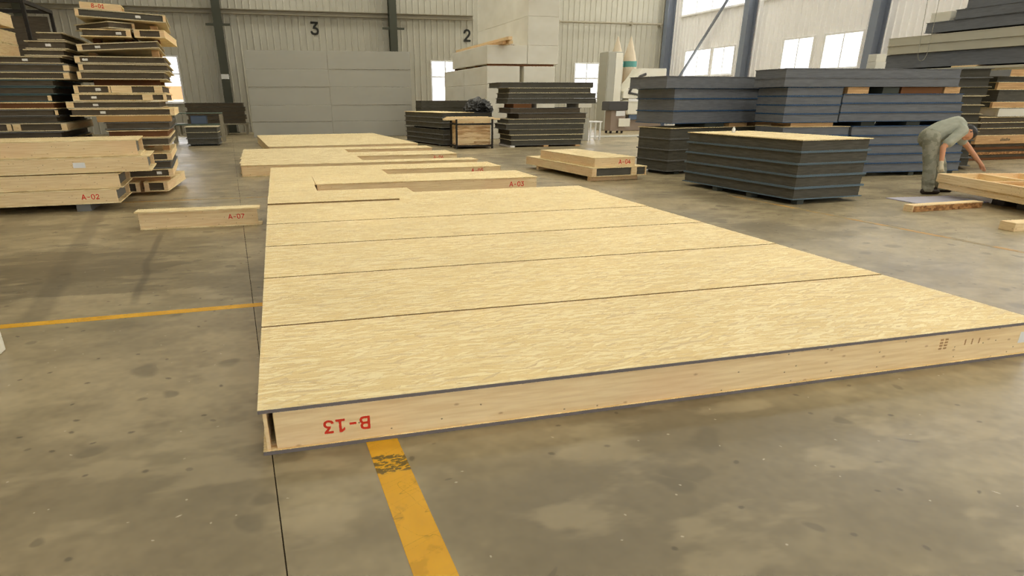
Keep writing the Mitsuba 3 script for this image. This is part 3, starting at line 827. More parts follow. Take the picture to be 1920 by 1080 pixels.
for i, (a, b, h) in enumerate(((-0.08, 2.99, 0.155), (-0.05, 2.97, 0.155), (-0.02, 2.78, 0.155), (-0.33, 2.86, 0.155))):
    panel(f'dark panel, {("lowest", "second", "third", "topmost")[i]} above the white blocks of the tall middle stack', ext(MK, a, 0.0, z), b - a, 1.4, h - 0.001, gK, skin='m_skin_pale' if i == 2 else 'm_skin_grey', core='m_foam', ov=0.03, ovs=0.04, tk=0.014)
    z += h

# left neighbour M: shorter stack seen on its long left side
MM = frame(5.20, 22.75, 0, 0.2)
gM = 'dark panels of the low stack left of the crate'
for j, y in enumerate((0.3, 2.4)):
    solo('support_block', box(0.05, 1.15, y, y + 0.12, 0, 0.049, MM), 'm_dark_block', f'dark batten under the low stack left of the crate, {("near", "far")[j]}', 'block', 'battens under the low stack')
for i in range(6):
    gap = 0.05 if i > 2 else 0
    panel(f'dark panel, {name_nth(i, 6)} of the low stack left of the steel crate' + (' with a pale top' if i == 5 else ''), ext(MM, 0.03 if i < 3 else 0, 0, 0.05 + i * 0.156 + gap), 1.2, 3.3, 0.155, gM, skin='m_skin_grey', core='m_foam', ov=0.03, ovs=0.04, tk=0.014, top='m_osb_far' if i == 5 else '')
solo('spacer_batten', box(0.1, 1.1, 0.5, 0.65, 0.5185, 0.567, MM), 'm_dark_block', 'near batten halfway up the low stack left of the crate', 'batten', 'battens in the low stack')
solo('spacer_batten', box(0.1, 1.1, 2.5, 2.65, 0.5185, 0.567, MM), 'm_dark_block', 'far batten halfway up the low stack left of the crate', 'batten', 'battens in the low stack')

# steel crate with offcuts
MR = frame(5.352, 21.45, 0, -0.039)
kc = thing('steel_crate', 'black steel frame crate filled with wood offcuts beside the middle stack', 'crate')
Wc, Dc, Hc = 1.2, 0.95, 0.86
for x in (0, Wc - 0.05):
    for y in (0, Dc - 0.05):
        put(kc, 'post', box(x, x + 0.05, y, y + 0.05, 0, Hc, MR), 'm_black_steel')
for z in (0.06, Hc - 0.16):
    for y in (0, Dc - 0.05):
        put(kc, 'rail', box(0.05, Wc - 0.05, y, y + 0.05, z, z + 0.045, MR), 'm_black_steel')
    for x in (0, Wc - 0.05):
        put(kc, 'rail', box(x, x + 0.05, 0.05, Dc - 0.05, z, z + 0.045, MR), 'm_black_steel')
put(kc, 'base_plate', box(0.05, Wc - 0.05, 0.05, Dc - 0.05, 0.06, 0.09, MR), 'm_black_steel')
rr = random.Random(5)
z = 0.095
lay = 0
while z < 0.80:
    h = rr.uniform(0.035, 0.075)
    n = rr.choice((1, 1, 2))
    x = 0.06
    for q in range(n):
        w = (1.08 / n) - 0.01
        solo('wood_offcut', box(x, x + w, 0.06 + rr.uniform(0, 0.05), 0.88, z, z + h - 0.002, MR), rr.choice(('m_scrap', 'm_timber', 'm_scrap')), f'timber offcut inside the steel crate, layer {ORD[lay]}, {("left", "right")[q] if n > 1 else "full width"}', 'wood offcut', 'offcuts in the steel crate')
        x += w + 0.01
    z += h
    lay += 1
for q in range(3):
    solo('wood_offcut', box(-0.35 + 0.1 * q, 1.45 - 0.12 * q, 0.1 + 0.26 * q, 0.33 + 0.26 * q, z, z + 0.05 + 0.02 * q, ext(MR)), 'm_timber', f'long pale offcut lying across the top of the steel crate, {("near", "middle", "far")[q]}', 'wood offcut', 'boards on the crate')

# black plastic heap left of the middle stack
rng = np.random.default_rng(4)
hp = trimesh.creation.icosphere(subdivisions=4, radius=1.0)
v = np.array(hp.vertices)
v = v * (0.80 + 0.22 * meshkit.fbm(v * 1.7 + 7, 2, 2) + 0.30 * np.abs(meshkit.fbm(v * [4, 4, 9] + 3, 3, 5) - 0.5) * 2)[:, None] * [0.50, 0.64, 0.44] + [6.78, 23.98, 1.04]
v[:, 2] = np.maximum(v[:, 2], 1.022)
solo('plastic_film_heap', trimesh.Trimesh(v, hp.faces, process=False), 'm_black_plastic', 'crumpled black plastic film heaped left of the tall middle stack', 'plastic film', smooth=40)
panel('dark panel under the crumpled black plastic film', frame(6.40, 23.35, 0.88), 0.72, 1.3, 0.139, skin='m_skin_grey', core='m_foam')
solo('trestle_block', box(6.45, 7.05, 23.4, 24.5, 0, 0.879), 'm_chip', 'rough chipboard block under the plastic film heap, behind the crate', 'block')

# low stack behind M, by the window
for i in range(2):
    panel(f'dark panel standing low before the back window, {("lower", "upper")[i]} of two', frame(5.70, 28.6, 0.86 + i * 0.26), 2.1, 1.2, 0.255, 'dark panels before the back window', skin='m_foam', core='m_foam', ov=0.01)
solo('trestle_block', box(5.75, 7.75, 28.65, 29.7, 0, 0.858), 'm_dark_block', 'dark block carrying two panels before the back window', 'block')

# white foam blocks
gW = 'white foam blocks by the back wall'
for nm, x0, x1, y0_, y1_, z0, z1 in (('bottom front left', 7.85, 9.16, 26.5, 29.9, 0, 0.97), ('bottom front right', 9.32, 10.6, 26.5, 29.9, 0, 0.97), ('bottom rear left', 7.85, 9.16, 29.92, 33.5, 0, 0.97),
                                     ('second layer front left', 7.85, 9.16, 26.5, 29.9, 0.972, 1.94), ('second layer front right', 9.32, 10.6, 26.5, 29.9, 0.972, 1.94), ('second layer rear left', 7.85, 9.16, 29.92, 33.5, 0.972, 1.94),
                                     ('third layer front left', 7.85, 9.16, 26.5, 29.9, 1.942, 2.575), ('third layer front right', 9.32, 10.6, 26.5, 29.9, 1.942, 2.575), ('third layer rear left', 7.85, 9.16, 29.92, 33.5, 1.942, 2.575),
                                     ('left above the sticks', 7.85, 9.44, 26.5, 31.9, 2.645, 3.28), ('right above the sticks', 9.46, 10.71, 26.5, 31.9, 2.645, 3.28),
                                     ('first of the upper tower', 9.44, 10.69, 26.5, 33.4, 3.282, 4.25), ('top of the upper tower', 9.44, 10.69, 26.5, 33.4, 4.252, 5.6)):
    solo('foam_block', box(x0, x1, y0_, y1_, z0, z1, None, 0.012), 'm_eps', f'large white foam block by the back wall, {nm}', 'foam block', gW)
for j, y in enumerate((26.56, 28.2, 29.7, 31.6)):
    solo('spacer_batten', box(7.9, 10.55 if y < 29.9 else 9.1, y, y + 0.12, 2.576, 2.644), 'm_rust_board', f'brown stick between the white foam block layers, {("front", "second", "third", "rearmost")[j]} one', 'batten', 'sticks between the foam blocks')
for j, (x, y0_, y1_, z0) in enumerate(((8.30, 26.0, 33.3, 3.282), (8.48, 25.8, 32.9, 3.282), (8.39, 25.6, 33.4, 3.392))):
    solo('timber_beam', box(x, x + 0.15, y0_, y1_, z0, z0 + 0.105), 'm_timber' if j else 'm_timber_warm', f'long timber lying on the white foam blocks, {("left", "right", "upper")[j]} of three', 'timber', 'timbers on the foam blocks')
solo('timber_beam', box(8.62, 9.1, 27.0, 27.12, 3.282, 3.33), 'm_rust_board', 'short brown stick on the white foam blocks under the numbers', 'timber')

# big grey sheets standing before the back wall
ksheet = 'large grey sheet standing before the back wall, %s'
Mg = frame(-0.93, 30.5, 0, -0.07)
gG = 'grey sheets standing before the back wall'
cols = ((0.0, 3.2), (3.205, 6.55))
hs = [0.0, 0.60, 1.22, 1.90, 2.55, 3.22]
for c, (a, b) in enumerate(cols):
    for i in range(5):
        solo('grey_sheet', box(a, b, (0.0 if (i + c) % 2 else 0.02), 0.10, hs[i] + 0.004, hs[i + 1] - 0.004, Mg, 0.006), 'm_grey_panel', ksheet % f'{("lowest", "second", "third", "fourth", "top")[i]} in the {("left", "right")[c]} column', 'sheet', gG)
kf = thing('sheet_rack', 'thin steel posts that hold up the grey sheets from behind', 'rack')
for x in (0.3, 2.2, 4.2, 6.2):
    put(kf, 'post', box(x, x + 0.07, 0.105, 0.175, 0, 3.0, Mg), 'm_girt')
    put(kf, 'stay', beam_between((Mg @ [x + .035, 0.2, 2.6, 1])[:3], (Mg @ [x + .035, 1.4, 0.02, 1])[:3], 0.05, 0.05), 'm_girt')

# low dark stacks left of the grey sheets
gL = 'dark panels left of the grey sheets'
MQ = frame(-2.98, 25.6, 0, -0.01)
solo('support_block', box(0.1, 0.95, 0.2, 0.3, 0, 0.058, MQ), 'm_dark_block', 'batten under the small dark stack right of the tall left stack', 'block')
for i in range(3):
    panel(f'dark blue-grey panel, {("bottom", "middle", "top")[i]} of the small stack right of the tall left stack', ext(MQ, 0.0, 0.0, 0.06 + i * 0.182), 1.06, 1.2, 0.18, gL, skin='m_skin_pale' if i == 2 else 'm_skin_grey', core='m_foam', ov=0.04, ovs=0.04, tk=0.013)
MP = frame(-4.2, 33.2, 0, 0)
kt = thing('work_table', 'low table with pale legs carrying the far dark stack at the left', 'table')
put(kt, 'top', box(0, 3.0, 0.0, 1.2, 0.42, 0.48, MP), 'm_girt')
for x in (0.05, 1.0, 2.0, 2.87):
    put(kt, 'leg', box(x, x + 0.08, 0.05, 0.13, 0, 0.42, MP), 'm_girt')
    put(kt, 'leg', box(x, x + 0.08, 1.05, 1.13, 0, 0.42, MP), 'm_girt')
for i in range(5):
    panel(f'dark panel, {ORD[i] if i < 4 else "topmost"} of the far stack beside the grey sheets', ext(MP, 0.5 + 0.06 * (i % 2), 0, 0.481 + i * 0.166), 2.4, 1.2, 0.165, gL, skin='m_foam', core='m_foam_brown', ov=0.02, ovs=0.02)
km = thing('green_bench', 'dim green-topped bench between the tall left stack and the far dark stack', 'bench')
put(km, 'top', box(-3.75, -1.9, 28.0, 28.7, 0.97, 1.0), 'm_bench')
for x in (-3.7, -2.0):
    put(km, 'leg', box(x, x + 0.1, 28.05, 28.15, 0, 0.95), 'm_girt')
    put(km, 'leg', box(x, x + 0.1, 28.55, 28.65, 0, 0.95), 'm_girt')
put(km, 'blue_case', box(-3.0, -2.45, 28.05, 28.5, 0.62, 0.90, None, 0.02), 'm_machine_blue')
put(km, 'shelf', box(-3.6, -2.0, 28.05, 28.65, 0.58, 0.62), 'm_bench')

# ------------------------------------------------------------------ tall left stack F
MF = frame(-1.85, 12.42, 0, 0.09)
gF = 'panels of the tall left stack'
for j, (x, y) in enumerate(((-1.0, 0.4), (-1.0, 1.9))):
    solo('support_block', box(x, x + 0.95, y, y + 0.12, 0, 0.058, MF), 'm_timber_warm', f'timber bearer under the tall left stack, {("near", "far")[j]} one', 'block', 'bearers under the tall left stack')
fl = 'panel in the tall left stack, '
panel(fl + 'bottom left piece with an open end', ext(MF, -0.72, -0.02, 0.06), 0.30, 2.0, 0.15, gF, rim=('right',), studs=((0.27, 0.30),), core='m_foam_brown', ov=0.05)
MF0 = ext(MF, -0.36, 0.0, 0.06) @ frame(0, 0, 0, -0.12)
panel(fl + 'bottom right piece with a hollow end and pale side', MF0, 0.37, 1.9, 0.15, gF, rim=('right', 'left'), core='m_foam_brown', ov=0.06, ovs=0.03)
rows = [  # s0, s1, z0, z1, options
    (-0.55, 0.12, 0.285, 0.410, dict(rim=('right',), studs=((0.60, 0.67),), paper=0.42), 'with a stud, above the two bottom pieces'),
    (-0.50, 0.13, 0.415, 0.535, dict(skin='m_skin_grey'), 'grey-lipped, second above the bottom pieces'),
    (-0.50, 0.14, 0.540, 0.655, dict(rim=('right',), studs=((0.61, 0.64),)), 'with a hollow dark end and pale right side'),
    (-0.55, 0.16, 0.770, 0.890, dict(skin='m_skin_pale'), 'pale-lipped, just above the blocks'),
    (-0.74, 0.17, 0.892, 1.007, dict(core='m_rust_board'), 'brown-edged, under the dark one'),
    (-0.75, 0.22, 1.018, 1.128, dict(skin='m_skin_grey'), 'with grey lips, below the yellow board')]
for s0, s1, z0, z1, o, nm in rows:
    panel(fl + nm, ext(MF, s0, 0.0, z0), s1 - s0, 2.6, z1 - z0 - 0.002, gF, **{**dict(core='m_foam_brown', ov=0.03, ovs=0.03), **o})
for j, (x, y) in enumerate(((-0.4, 0.05), (0.0, 0.7), (-0.3, 1.6))):
    solo('spacer_batten', box(x, x + 0.1, y, y + 0.2, 0.654, 0.769, MF), 'm_timber_warm', f'small block in the lower gap of the tall left stack, {("front", "right side", "rear")[j]}', 'batten', 'blocks in the tall left stack')
for j, y in enumerate((0.3, 1.5)):
    solo('spacer_batten', box(-0.6, 0.05, y, y + 0.1, 0.209, 0.284, MF), 'm_timber_warm', f'batten above the bottom pieces of the tall left stack, {("near", "far")[j]}', 'batten', 'blocks in the tall left stack')
solo('timber_board', box(-0.83, 0.23, -0.02, 0.5, 1.132, 1.215, MF), 'm_board_brown', 'yellowish timber board lying in the tall left stack', 'timber')
solo('timber_board', box(-0.75, 0.15, 1.6, 2.0, 1.132, 1.215, MF), 'm_timber_warm', 'hidden rear timber board in the tall left stack', 'timber')
rows = [
    (-1.19, 0.30, 1.217, 1.326, dict(paper=0.42, rim=('right',)), 'pale right end, above the yellow board'),
    (-1.21, 0.12, 1.328, 1.430, dict(studs=((0.0, 0.10),), paper=0.36, skin='m_skin_pale'), 'pale left stud, second above the yellow board'),
    (-1.10, 0.24, 1.434, 1.538, dict(studs=((0.0, 0.09), (0.97, 1.12), (1.27, 1.32)), paper=0.25), 'with a pink timber block near the right'),
    (-1.06, 0.22, 1.540, 1.657, dict(studs=((0.0, 0.06), (0.47, 0.50), (0.51, 0.80), (1.12, 1.24)), paper=0.29), 'with a large pale block in its middle'),
    (-0.97, 0.27, 1.738, 1.850, dict(studs=((0.0, 0.05),), skin='m_skin_pale'), 'above the brown shadow gap'),
    (-0.93, 0.33, 1.854, 1.957, dict(studs=((0.0, 0.06),), skin='m_skin_pale'), 'second above the brown shadow gap'),
    (-0.96, 0.31, 1.959, 2.060, dict(studs=((0.0, 0.07),), skin='m_skin_pale', paper=0.10), 'with a bright pale stud, third above the brown gap')]
for s0, s1, z0, z1, o, nm in rows:
    panel(fl + nm, ext(MF, s0, 0.01, z0), s1 - s0, 2.4, z1 - z0 - 0.002, gF, **{**dict(core='m_foam_brown', ov=0.03, ovs=0.03), **o})
for j, (x, y) in enumerate(((-0.8, 0.3), (-0.8, 1.7))):
    solo('spacer_batten', box(x, x + 0.95, y, y + 0.12, 1.657, 1.737, MF), 'm_rust_board', f'brown batten in the upper gap of the tall left stack, {("near", "far")[j]}', 'batten', 'blocks in the tall left stack')
for j, (x, y, h) in enumerate(((-0.8, 0.4, 0.062), (0.1, 0.4, 0.115), (-0.8, 1.5, 0.062), (0.1, 1.5, 0.115))):
    solo('spacer_batten', box(x, x + 0.1, y, y + 0.3, 2.0595, 2.0595 + h, MF), 'm_timber_warm', f'wedge under the tilted panel of the tall left stack, {("front left", "front right", "rear left", "rear right")[j]}', 'batten', 'blocks in the tall left stack')
panel(fl + 'tilted upwards to the right with a pale underside', ext(MF, -0.89, 0.0, 2.118) @ frame(0, 0, 0, 0, 0.058), 1.13, 2.4, 0.098, gF, core='m_foam_brown', ov=0.03, ovs=0.03, studs=((0.0, 0.07),), paper=0.24, skin='m_skin_pale')
for j, (x, y, h) in enumerate(((-0.7, 0.4, 0.075), (-0.25, 0.4, 0.058), (0.15, 0.4, 0.034), (-0.5, 1.5, 0.07), (0.1, 1.5, 0.036))):
    solo('spacer_batten', box(x, x + 0.1, y, y + 0.3, 2.318 - h, 2.318, MF), 'm_rust_board', f'block above the tilted panel of the tall left stack, {("front left", "front middle", "front right", "rear left", "rear right")[j]}', 'batten', 'blocks in the tall left stack')
panel(fl + 'left one of the pair below the big top panel', ext(MF, -0.81, 0.0, 2.32), 0.69, 2.0, 0.105, gF, core='m_foam_brown', ov=0.03, ovs=0.03, studs=((0.62, 0.69),), paper=0.48)
panel(fl + 'right one of the pair below the big top panel', ext(MF, -0.08, 0.0, 2.32) @ frame(0, 0, 0, -0.06), 0.43, 2.0, 0.11, gF, core='m_foam_brown', ov=0.03, ovs=0.03, studs=((0.0, 0.08),), rim=('right',))
panel(fl + 'turned cornerwise under the big top panel', ext(MF, -0.40, -0.10, 2.432) @ frame(0, 0, 0, 0.62), 0.42, 0.95, 0.092, gF, core='m_foam_brown', ov=0.02, ovs=0.02, studs=((0.38, 0.42),), skin='m_skin_pale')
for j, (x, y, h) in enumerate(((0.15, 0.3, 0.075), (-0.7, 1.4, 0.105), (0.1, 1.4, 0.075))):
    solo('spacer_batten', box(x, x + 0.1, y, y + 0.3, 2.4315, 2.4315 + h, MF), 'm_timber_warm', f'block under the big top panel of the tall left stack, {("front right", "rear left", "rear right")[j]}', 'batten', 'blocks in the tall left stack')
panel(fl + 'big top one sloping down rightwards', ext(MF, -0.82, -0.02, 2.582) @ frame(0, 0, 0, 0, -0.045), 1.22, 2.0, 0.108, gF, core='m_foam', ov=0.02, ovs=0.03, studs=((0.0, 0.05), (1.18, 1.22)), paper=0.80, skin='m_skin_pale')
kb = thing('timber_box', 'pale timber box with red lettering on top of the tall left stack', 'timber box')
MB = ext(MF, -0.74, 0.0, 2.689) @ frame(0, 0, 0, 0, -0.045)
put(kb, 'face_board', box(0, 0.55, 0, 0.03, 0, 0.085, MB), 'm_timber')
put(kb, 'lid', box(0, 0.55, 0.03, 0.5, 0.07, 0.085, MB), 'm_osb_far')
put(kb, 'back_board', box(0, 0.55, 0.47, 0.5, 0, 0.07, MB), 'm_timber')
put(kb, 'floor_board', box(0, 0.55, 0.03, 0.47, 0, 0.015, MB), 'm_osb_far')
lettering(kb, 'B-01', 0.05, ext(MB, 0.24, 0, 0.045))

# ------------------------------------------------------------------ stack G at the left edge
MG = frame(-1.85, 12.45, 0, 0.05)
gG2 = 'panels of the stack at the left edge'
gl = 'panel in the stack at the left edge, '
rows = [
    (-2.75, -1.35, 0.05, 0.23, {}, 'bottom one hidden by the timber-faced stack'), (-2.75, -1.35, 0.231, 0.41, {}, 'second one hidden by the timber-faced stack'),
    (-2.75, -1.35, 0.411, 0.59, {}, 'third one hidden by the timber-faced stack'), (-2.75, -1.35, 0.591, 0.77, {}, 'fourth one hidden by the timber-faced stack'),
    (-2.75, -1.30, 0.771, 0.895, {}, 'fifth one, half hidden by the timber-faced stack'),
    (-2.75, -1.35, 0.897, 1.005, dict(skin='m_skin_grey'), 'dark, right above the timber-faced stack'),
    (-2.71, -1.28, 1.008, 1.128, dict(rim=('right',), studs=((0.62, 0.68), (0.70, 0.80), (1.36, 1.43)), skin='m_skin_pale'), 'with two studs and timber right end'),
    (-2.68, -1.36, 1.131, 1.222, dict(skin='m_foam'), 'dark, above the two-stud one'),
    (-2.66, -1.38, 1.224, 1.322, dict(studs=((1.26, 1.30),), skin='m_skin_grey'), 'dark with a small pale stud at right'),
    (-2.63, -1.36, 1.324, 1.424, dict(core='m_rust_board'), 'brown-edged one'),
    (-2.61, -1.40, 1.426, 1.528, dict(studs=((1.16, 1.21),), skin='m_skin_teal'), 'pale right stud, above the brown one'),
    (-2.58, -1.32, 1.530, 1.634, dict(skin='m_skin_teal'), 'with blue-green lips, lower one'),
    (-2.55, -1.30, 1.636, 1.734, dict(skin='m_skin_teal'), 'with blue-green lips, upper one'),
    (-2.52, -1.09, 1.736, 1.838, dict(rim=('right',), studs=((0.14, 0.22), (1.36, 1.43)), skin='m_skin_pale'), 'with studs at both ends, lower one'),
    (-2.49, -1.07, 1.840, 1.946, dict(rim=('right',), studs=((0.14, 0.22), (1.35, 1.42)), skin='m_skin_grey'), 'with studs at both ends, upper one'),
    (-2.47, -1.13, 1.949, 2.049, dict(paper=0.80, skin='m_skin_pale'), 'with a white label in the middle'),
    (-1.62, -1.06, 2.052, 2.142, dict(skin='m_skin_pale'), 'narrow, lower one beside the tall stack'),
    (-1.58, -1.02, 2.144, 2.257, dict(paper=0.26, skin='m_skin_pale'), 'narrow, white label, beside the tall stack'),
    (-1.40, -1.04, 2.262, 2.370, dict(skin='m_skin_pale'), 'small top one beside the tall stack')]
for j, y in enumerate((0.3, 1.6)):
    solo('support_block', box(-2.7, -1.4, y, y + 0.1, 0, 0.049, MG), 'm_dark_block', f'bearer under the stack at the left edge, {("near", "far")[j]} one', 'block', 'bearers under the left edge stack')
for s0, s1, z0, z1, o, nm in rows:
    panel(gl + nm, ext(MG, s0, 0.0, z0), s1 - s0, 2.2, z1 - z0 - 0.002, gG2, **{**dict(core='m_foam_brown', ov=0.03, ovs=0.04), **o})
for i, (z0, z1, xe, ye) in enumerate(((2.052, 2.255, -3.86, 13.6), (2.257, 2.44, -3.86, 13.6), (2.50, 2.69, -3.86, 13.6))):
    kk = panel(f'pale timber-sided panel on the stack at the left edge, {("lowest", "middle", "topmost")[i]} of three', frame(xe - 0.8, 11.6, z0), 0.8, ye - 11.6, z1 - z0 - 0.002, 'timber-sided panels at the left edge', skin='m_osb_far', rim=('right',), ov=0.02, ovs=0.01)
solo('spacer_batten', box(-4.6, -3.95, 11.9, 12.0, 2.439, 2.499), 'm_timber_warm', 'batten under the topmost timber-sided panel at the left edge', 'batten')
solo('spacer_batten', box(-4.6, -3.95, 12.7, 12.8, 2.439, 2.499), 'm_timber_warm', 'rear batten under the topmost timber-sided panel at the left edge', 'batten')
kr = thing('steel_rack', 'dark steel rack frame behind the stack at the left edge', 'rack')
for x in (-4.02, -5.9):
    for y in (14.9, 16.6):
        put(kr, 'post', box(x - 0.03, x + 0.03, y, y + 0.06, 0, 3.06, None, 0.005), 'm_black_steel')
for y in (14.9, 16.6):
    put(kr, 'top_rail', box(-5.87, -4.05, y, y + 0.06, 3.0, 3.06), 'm_black_steel')
    put(kr, 'mid_rail', box(-5.87, -4.05, y, y + 0.09, 1.5, 1.58), 'm_black_steel')
for x in (-4.02, -5.9):
    put(kr, 'side_rail', box(x - 0.03, x + 0.03, 14.96, 16.6, 3.0, 3.06), 'm_black_steel')
put(kr, 'back_sheet', box(-5.8, -4.1, 16.64, 16.66, 1.6, 2.95), 'm_foam_brown')

# ------------------------------------------------------------------ H: timber-faced stack at the left front
gH = 'timber-faced panels of the left front stack'
solo('support_block', box(0.9, 1.08, 0.0, 0.9, 0, 0.098, frame(-3.75, 10.78, 0, 0.03)), 'm_skin_grey', 'grey block under the timber-faced stack at the left', 'block')
solo('support_block', box(-0.9, -0.7, 0.0, 0.9, 0, 0.098, frame(-3.75, 10.78, 0, 0.03)), 'm_skin_grey', 'grey block under the timber-faced stack, outside the left of the view', 'block')
for i, (xr, yr, yaw, z0, h, o, nm) in enumerate(((-2.30, 10.80, 0.045, 0.10, 0.195, dict(text=('A-02', 1.86, 0.065)), 'bottom one stencilled A-02'), (-2.24, 10.86, 0.07, 0.30, 0.20, {}, 'second from the bottom'),
                                                 (-1.83, 10.92, 0.09, 0.512, 0.205, dict(paper=1.25), 'third from the bottom, reaching farthest right'), (-1.95, 10.98, 0.10, 0.72, 0.215, {}, 'top one with a pale board on it'))):
    W = 2.2
    M = frame(xr - W * math.cos(yaw), yr - W * math.sin(yaw), z0, yaw)
    k = thing('timber_faced_panel', 'timber-faced panel of the left front stack, ' + nm, 'panel', gH)
    tk = 0.014
    put(k, 'bottom_skin', box(0, W + 0.03, 0, 1.2, 0, tk, M), 'm_osb_far')
    put(k, 'top_skin', box(0, W + 0.03, 0, 1.2, h - tk, h - 0.001, M), 'm_osb_far')
    put(k, 'rim_board', box(0, W, 0.004, 0.05, tk, h - tk, M), 'm_timber')
    put(k, 'foam_core', box(0.02, W - 0.05, 0.05, 1.18, tk, h - tk, M), 'm_skin_grey', label='grey foam showing in the open right end')
    put(k, 'rear_board', box(W - 0.049, W + 0.01, 1.13, 1.18, tk, h - tk, M), 'm_timber')
    if 'text' in o:
        lettering(k, o['text'][0], o['text'][2], ext(M, o['text'][1], 0.004, h / 2))
    if 'paper' in o:
        put(k, 'paper_label', box(o['paper'], o['paper'] + 0.15, 0.002, 0.0038, 0.07, 0.14, M), 'm_paper')

# short box beam stencilled A-07 on the floor, and the small things about it
k = thing('box_beam', 'short pale box beam stencilled A-07 on the floor left of the deck', 'beam')
M = frame(-1.73, 8.96, 0, -0.012)
put(k, 'bottom_skin', box(-0.0, 1.42, -0.0, 0.22, 0, 0.016, M), 'm_osb_far')
put(k, 'top_skin', box(-0.03, 1.41, -0.035, 0.22, 0.20, 0.216, M), 'm_osb_far')
put(k, 'face_board', box(0.0, 1.375, 0.01, 0.05, 0.016, 0.20, M, 0.002), 'm_timber')
put(k, 'foam_core', box(0.03, 1.36, 0.05, 0.20, 0.016, 0.20, M), 'm_foam')
lettering(k, 'A-07', 0.055, ext(M, 1.12, 0.01, 0.115))
k = thing('foam_board', 'white foam board end at the left edge of the floor', 'foam board')
M = frame(-1.812, 4.33, 0, 0.0)
put(k, 'lower_board', box(-1.2, 0, 0.0, 0.30, 0.0, 0.14, M, 0.006), 'm_eps')
put(k, 'upper_board', box(-1.22, -0.01, 0.02, 0.30, 0.141, 0.25, M, 0.006), 'm_eps')

# chipboard beam, frame and block at the right
M = frame(8.315, 7.364, 0, 0.027)
k = thing('chipboard_beam', 'pale-topped chipboard beam lying on the floor before the worker', 'beam')
put(k, 'body', box(0, 1.275, 0.0, 0.15, 0.0, 0.075, M, 0.003), 'm_chip')
put(k, 'cap_strip', box(0, 1.275, 0.0, 0.15, 0.0755, 0.088, M), 'm_timber')
put(k, 'end_cap', box(-0.012, 0, 0.0, 0.15, 0.0, 0.088, M), 'm_timber')
solo('timber_block', box(0, 0.5, 0, 0.2, 0, 0.10, frame(8.20, 5.86, 0, -0.05), 0.004), 'm_timber', 'short pale timber block on the floor at the right edge', 'block')
solo('plastic_sheet', box(0, 1.15, 0, 0.72, 0.0, 0.012, frame(9.0, 7.85, 0.001, -0.10)), 'm_plastic_sheet', 'lilac-grey plastic sheet on the floor under the timber frame', 'sheet')
MW = frame(9.39, 6.54, 0, -0.28)
for j, (y0_, y1_) in enumerate(((0.5, 0.75), (1.0, 1.25))):
    solo('trestle_block', box(0.35, 1.7, y0_, y1_, 0.0, 0.133, MW), 'm_machine_dark', f'dark bearer under the timber frame at the right, {("near", "far")[j]}', 'block', 'bearers under the timber frame')
k = thing('framed_panel', 'flat timber frame panel on bearers that the worker leans over', 'frame')
put(k, 'bottom_board', box(0.02, 2.4, 0.02, 2.08, 0.216, 0.23, MW), 'm_osb_far')
for x in (0.03, 1.0, 2.2):
    put(k, 'lower_rail', box(x, x + 0.07, 0.03, 2.06, 0.134, 0.215, MW, 0.003), 'm_timber')
put(k, 'rail', box(0, 0.05, 0, 2.10, 0.23, 0.352, MW, 0.003), 'm_timber')
put(k, 'rail', box(0.05, 2.4, 2.05, 2.10, 0.23, 0.352, MW, 0.003), 'm_timber')
put(k, 'rail', box(0.05, 2.4, 0, 0.05, 0.23, 0.352, MW, 0.003), 'm_timber')
put(k, 'rail', box(0.62, 0.67, 0.05, 2.05, 0.23, 0.352, MW, 0.003), 'm_timber')
put(k, 'rail', box(1.25, 1.30, 0.05, 2.05, 0.23, 0.352, MW, 0.003), 'm_timber')
put(k, 'cross_board', box(0.05, 0.62, 0.9, 1.0, 0.26, 0.352, MW), 'm_timber_warm')

# hanging cable at the upper right
th = np.linspace(0, 1, 15)
pts = [(13.82 + 0.20 * t, 13.3, 4.9 - 2.5 * t) for t in th][:-1] + [(14.15 - 0.13 * math.cos(a), 13.3, 2.40 - 0.2 * math.sin(a)) for a in np.linspace(0, math.pi, 14)] + [(14.28 - 0.05 * t, 13.3, 2.40 + 2.5 * t) for t in th][1:]
solo('hanging_cable', tube(pts, 0.006, 6), 'm_machine_grey', 'thin cable hanging in a loop before the pale boards at the upper right', 'cable', smooth=True)

# ------------------------------------------------------------------ machine, bags, cabinet, table
k = thing('cnc_machine', 'cream woodworking machine with a dark ring on its head, behind the right stacks', 'machine')
put(k, 'base', box(16.2, 18.2, 31.3, 32.8, 0.0, 0.55, None, 0.02), 'm_cardboard')
put(k, 'blue_plinth', box(16.4, 18.2, 31.2, 31.3, 0.5, 0.72), 'm_machine_blue')
put(k, 'bed', box(16.25, 18.4, 31.15, 32.8, 0.73, 1.35, None, 0.03), 'm_machine')
put(k, 'table_edge', box(16.25, 18.4, 31.1, 31.15, 1.30, 1.42), 'm_white_frame')
hd = Polygon([(16.2, 1.45), (18.4, 1.45), (18.4, 2.75), (17.1, 2.75), (16.9, 2.45), (16.6, 2.1), (16.2, 1.75)])
hm = trimesh.creation.extrude_polygon(hd, 1.0, engine='earcut')
put(k, 'head', trimesh.Trimesh(np.array(hm.vertices)[:, [0, 2, 1]] * [1, -1, 1] + [0, 32.6, 0], hm.faces, process=False), 'm_machine')
ring = tube([(16.5, 31.58, 1.72), (16.75, 31.58, 2.15), (17.0, 31.58, 2.4), (17.3, 31.58, 2.5)], 0.06)
put(k, 'dark_ring', ring, 'm_machine_dark', smooth=True)
put(k, 'lower_slot', tube([(16.45, 31.58, 1.68), (17.2, 31.58, 1.56), (18.2, 31.58, 1.56)], 0.05), 'm_machine_dark', smooth=True)
k = thing('grey_cabinet', 'tall pale grey cabinet left of the dust bags', 'cabinet')
put(k, 'body', box(15.3, 16.12, 31.7, 32.6, 0.0, 3.45, None, 0.02), 'm_machine_grey')
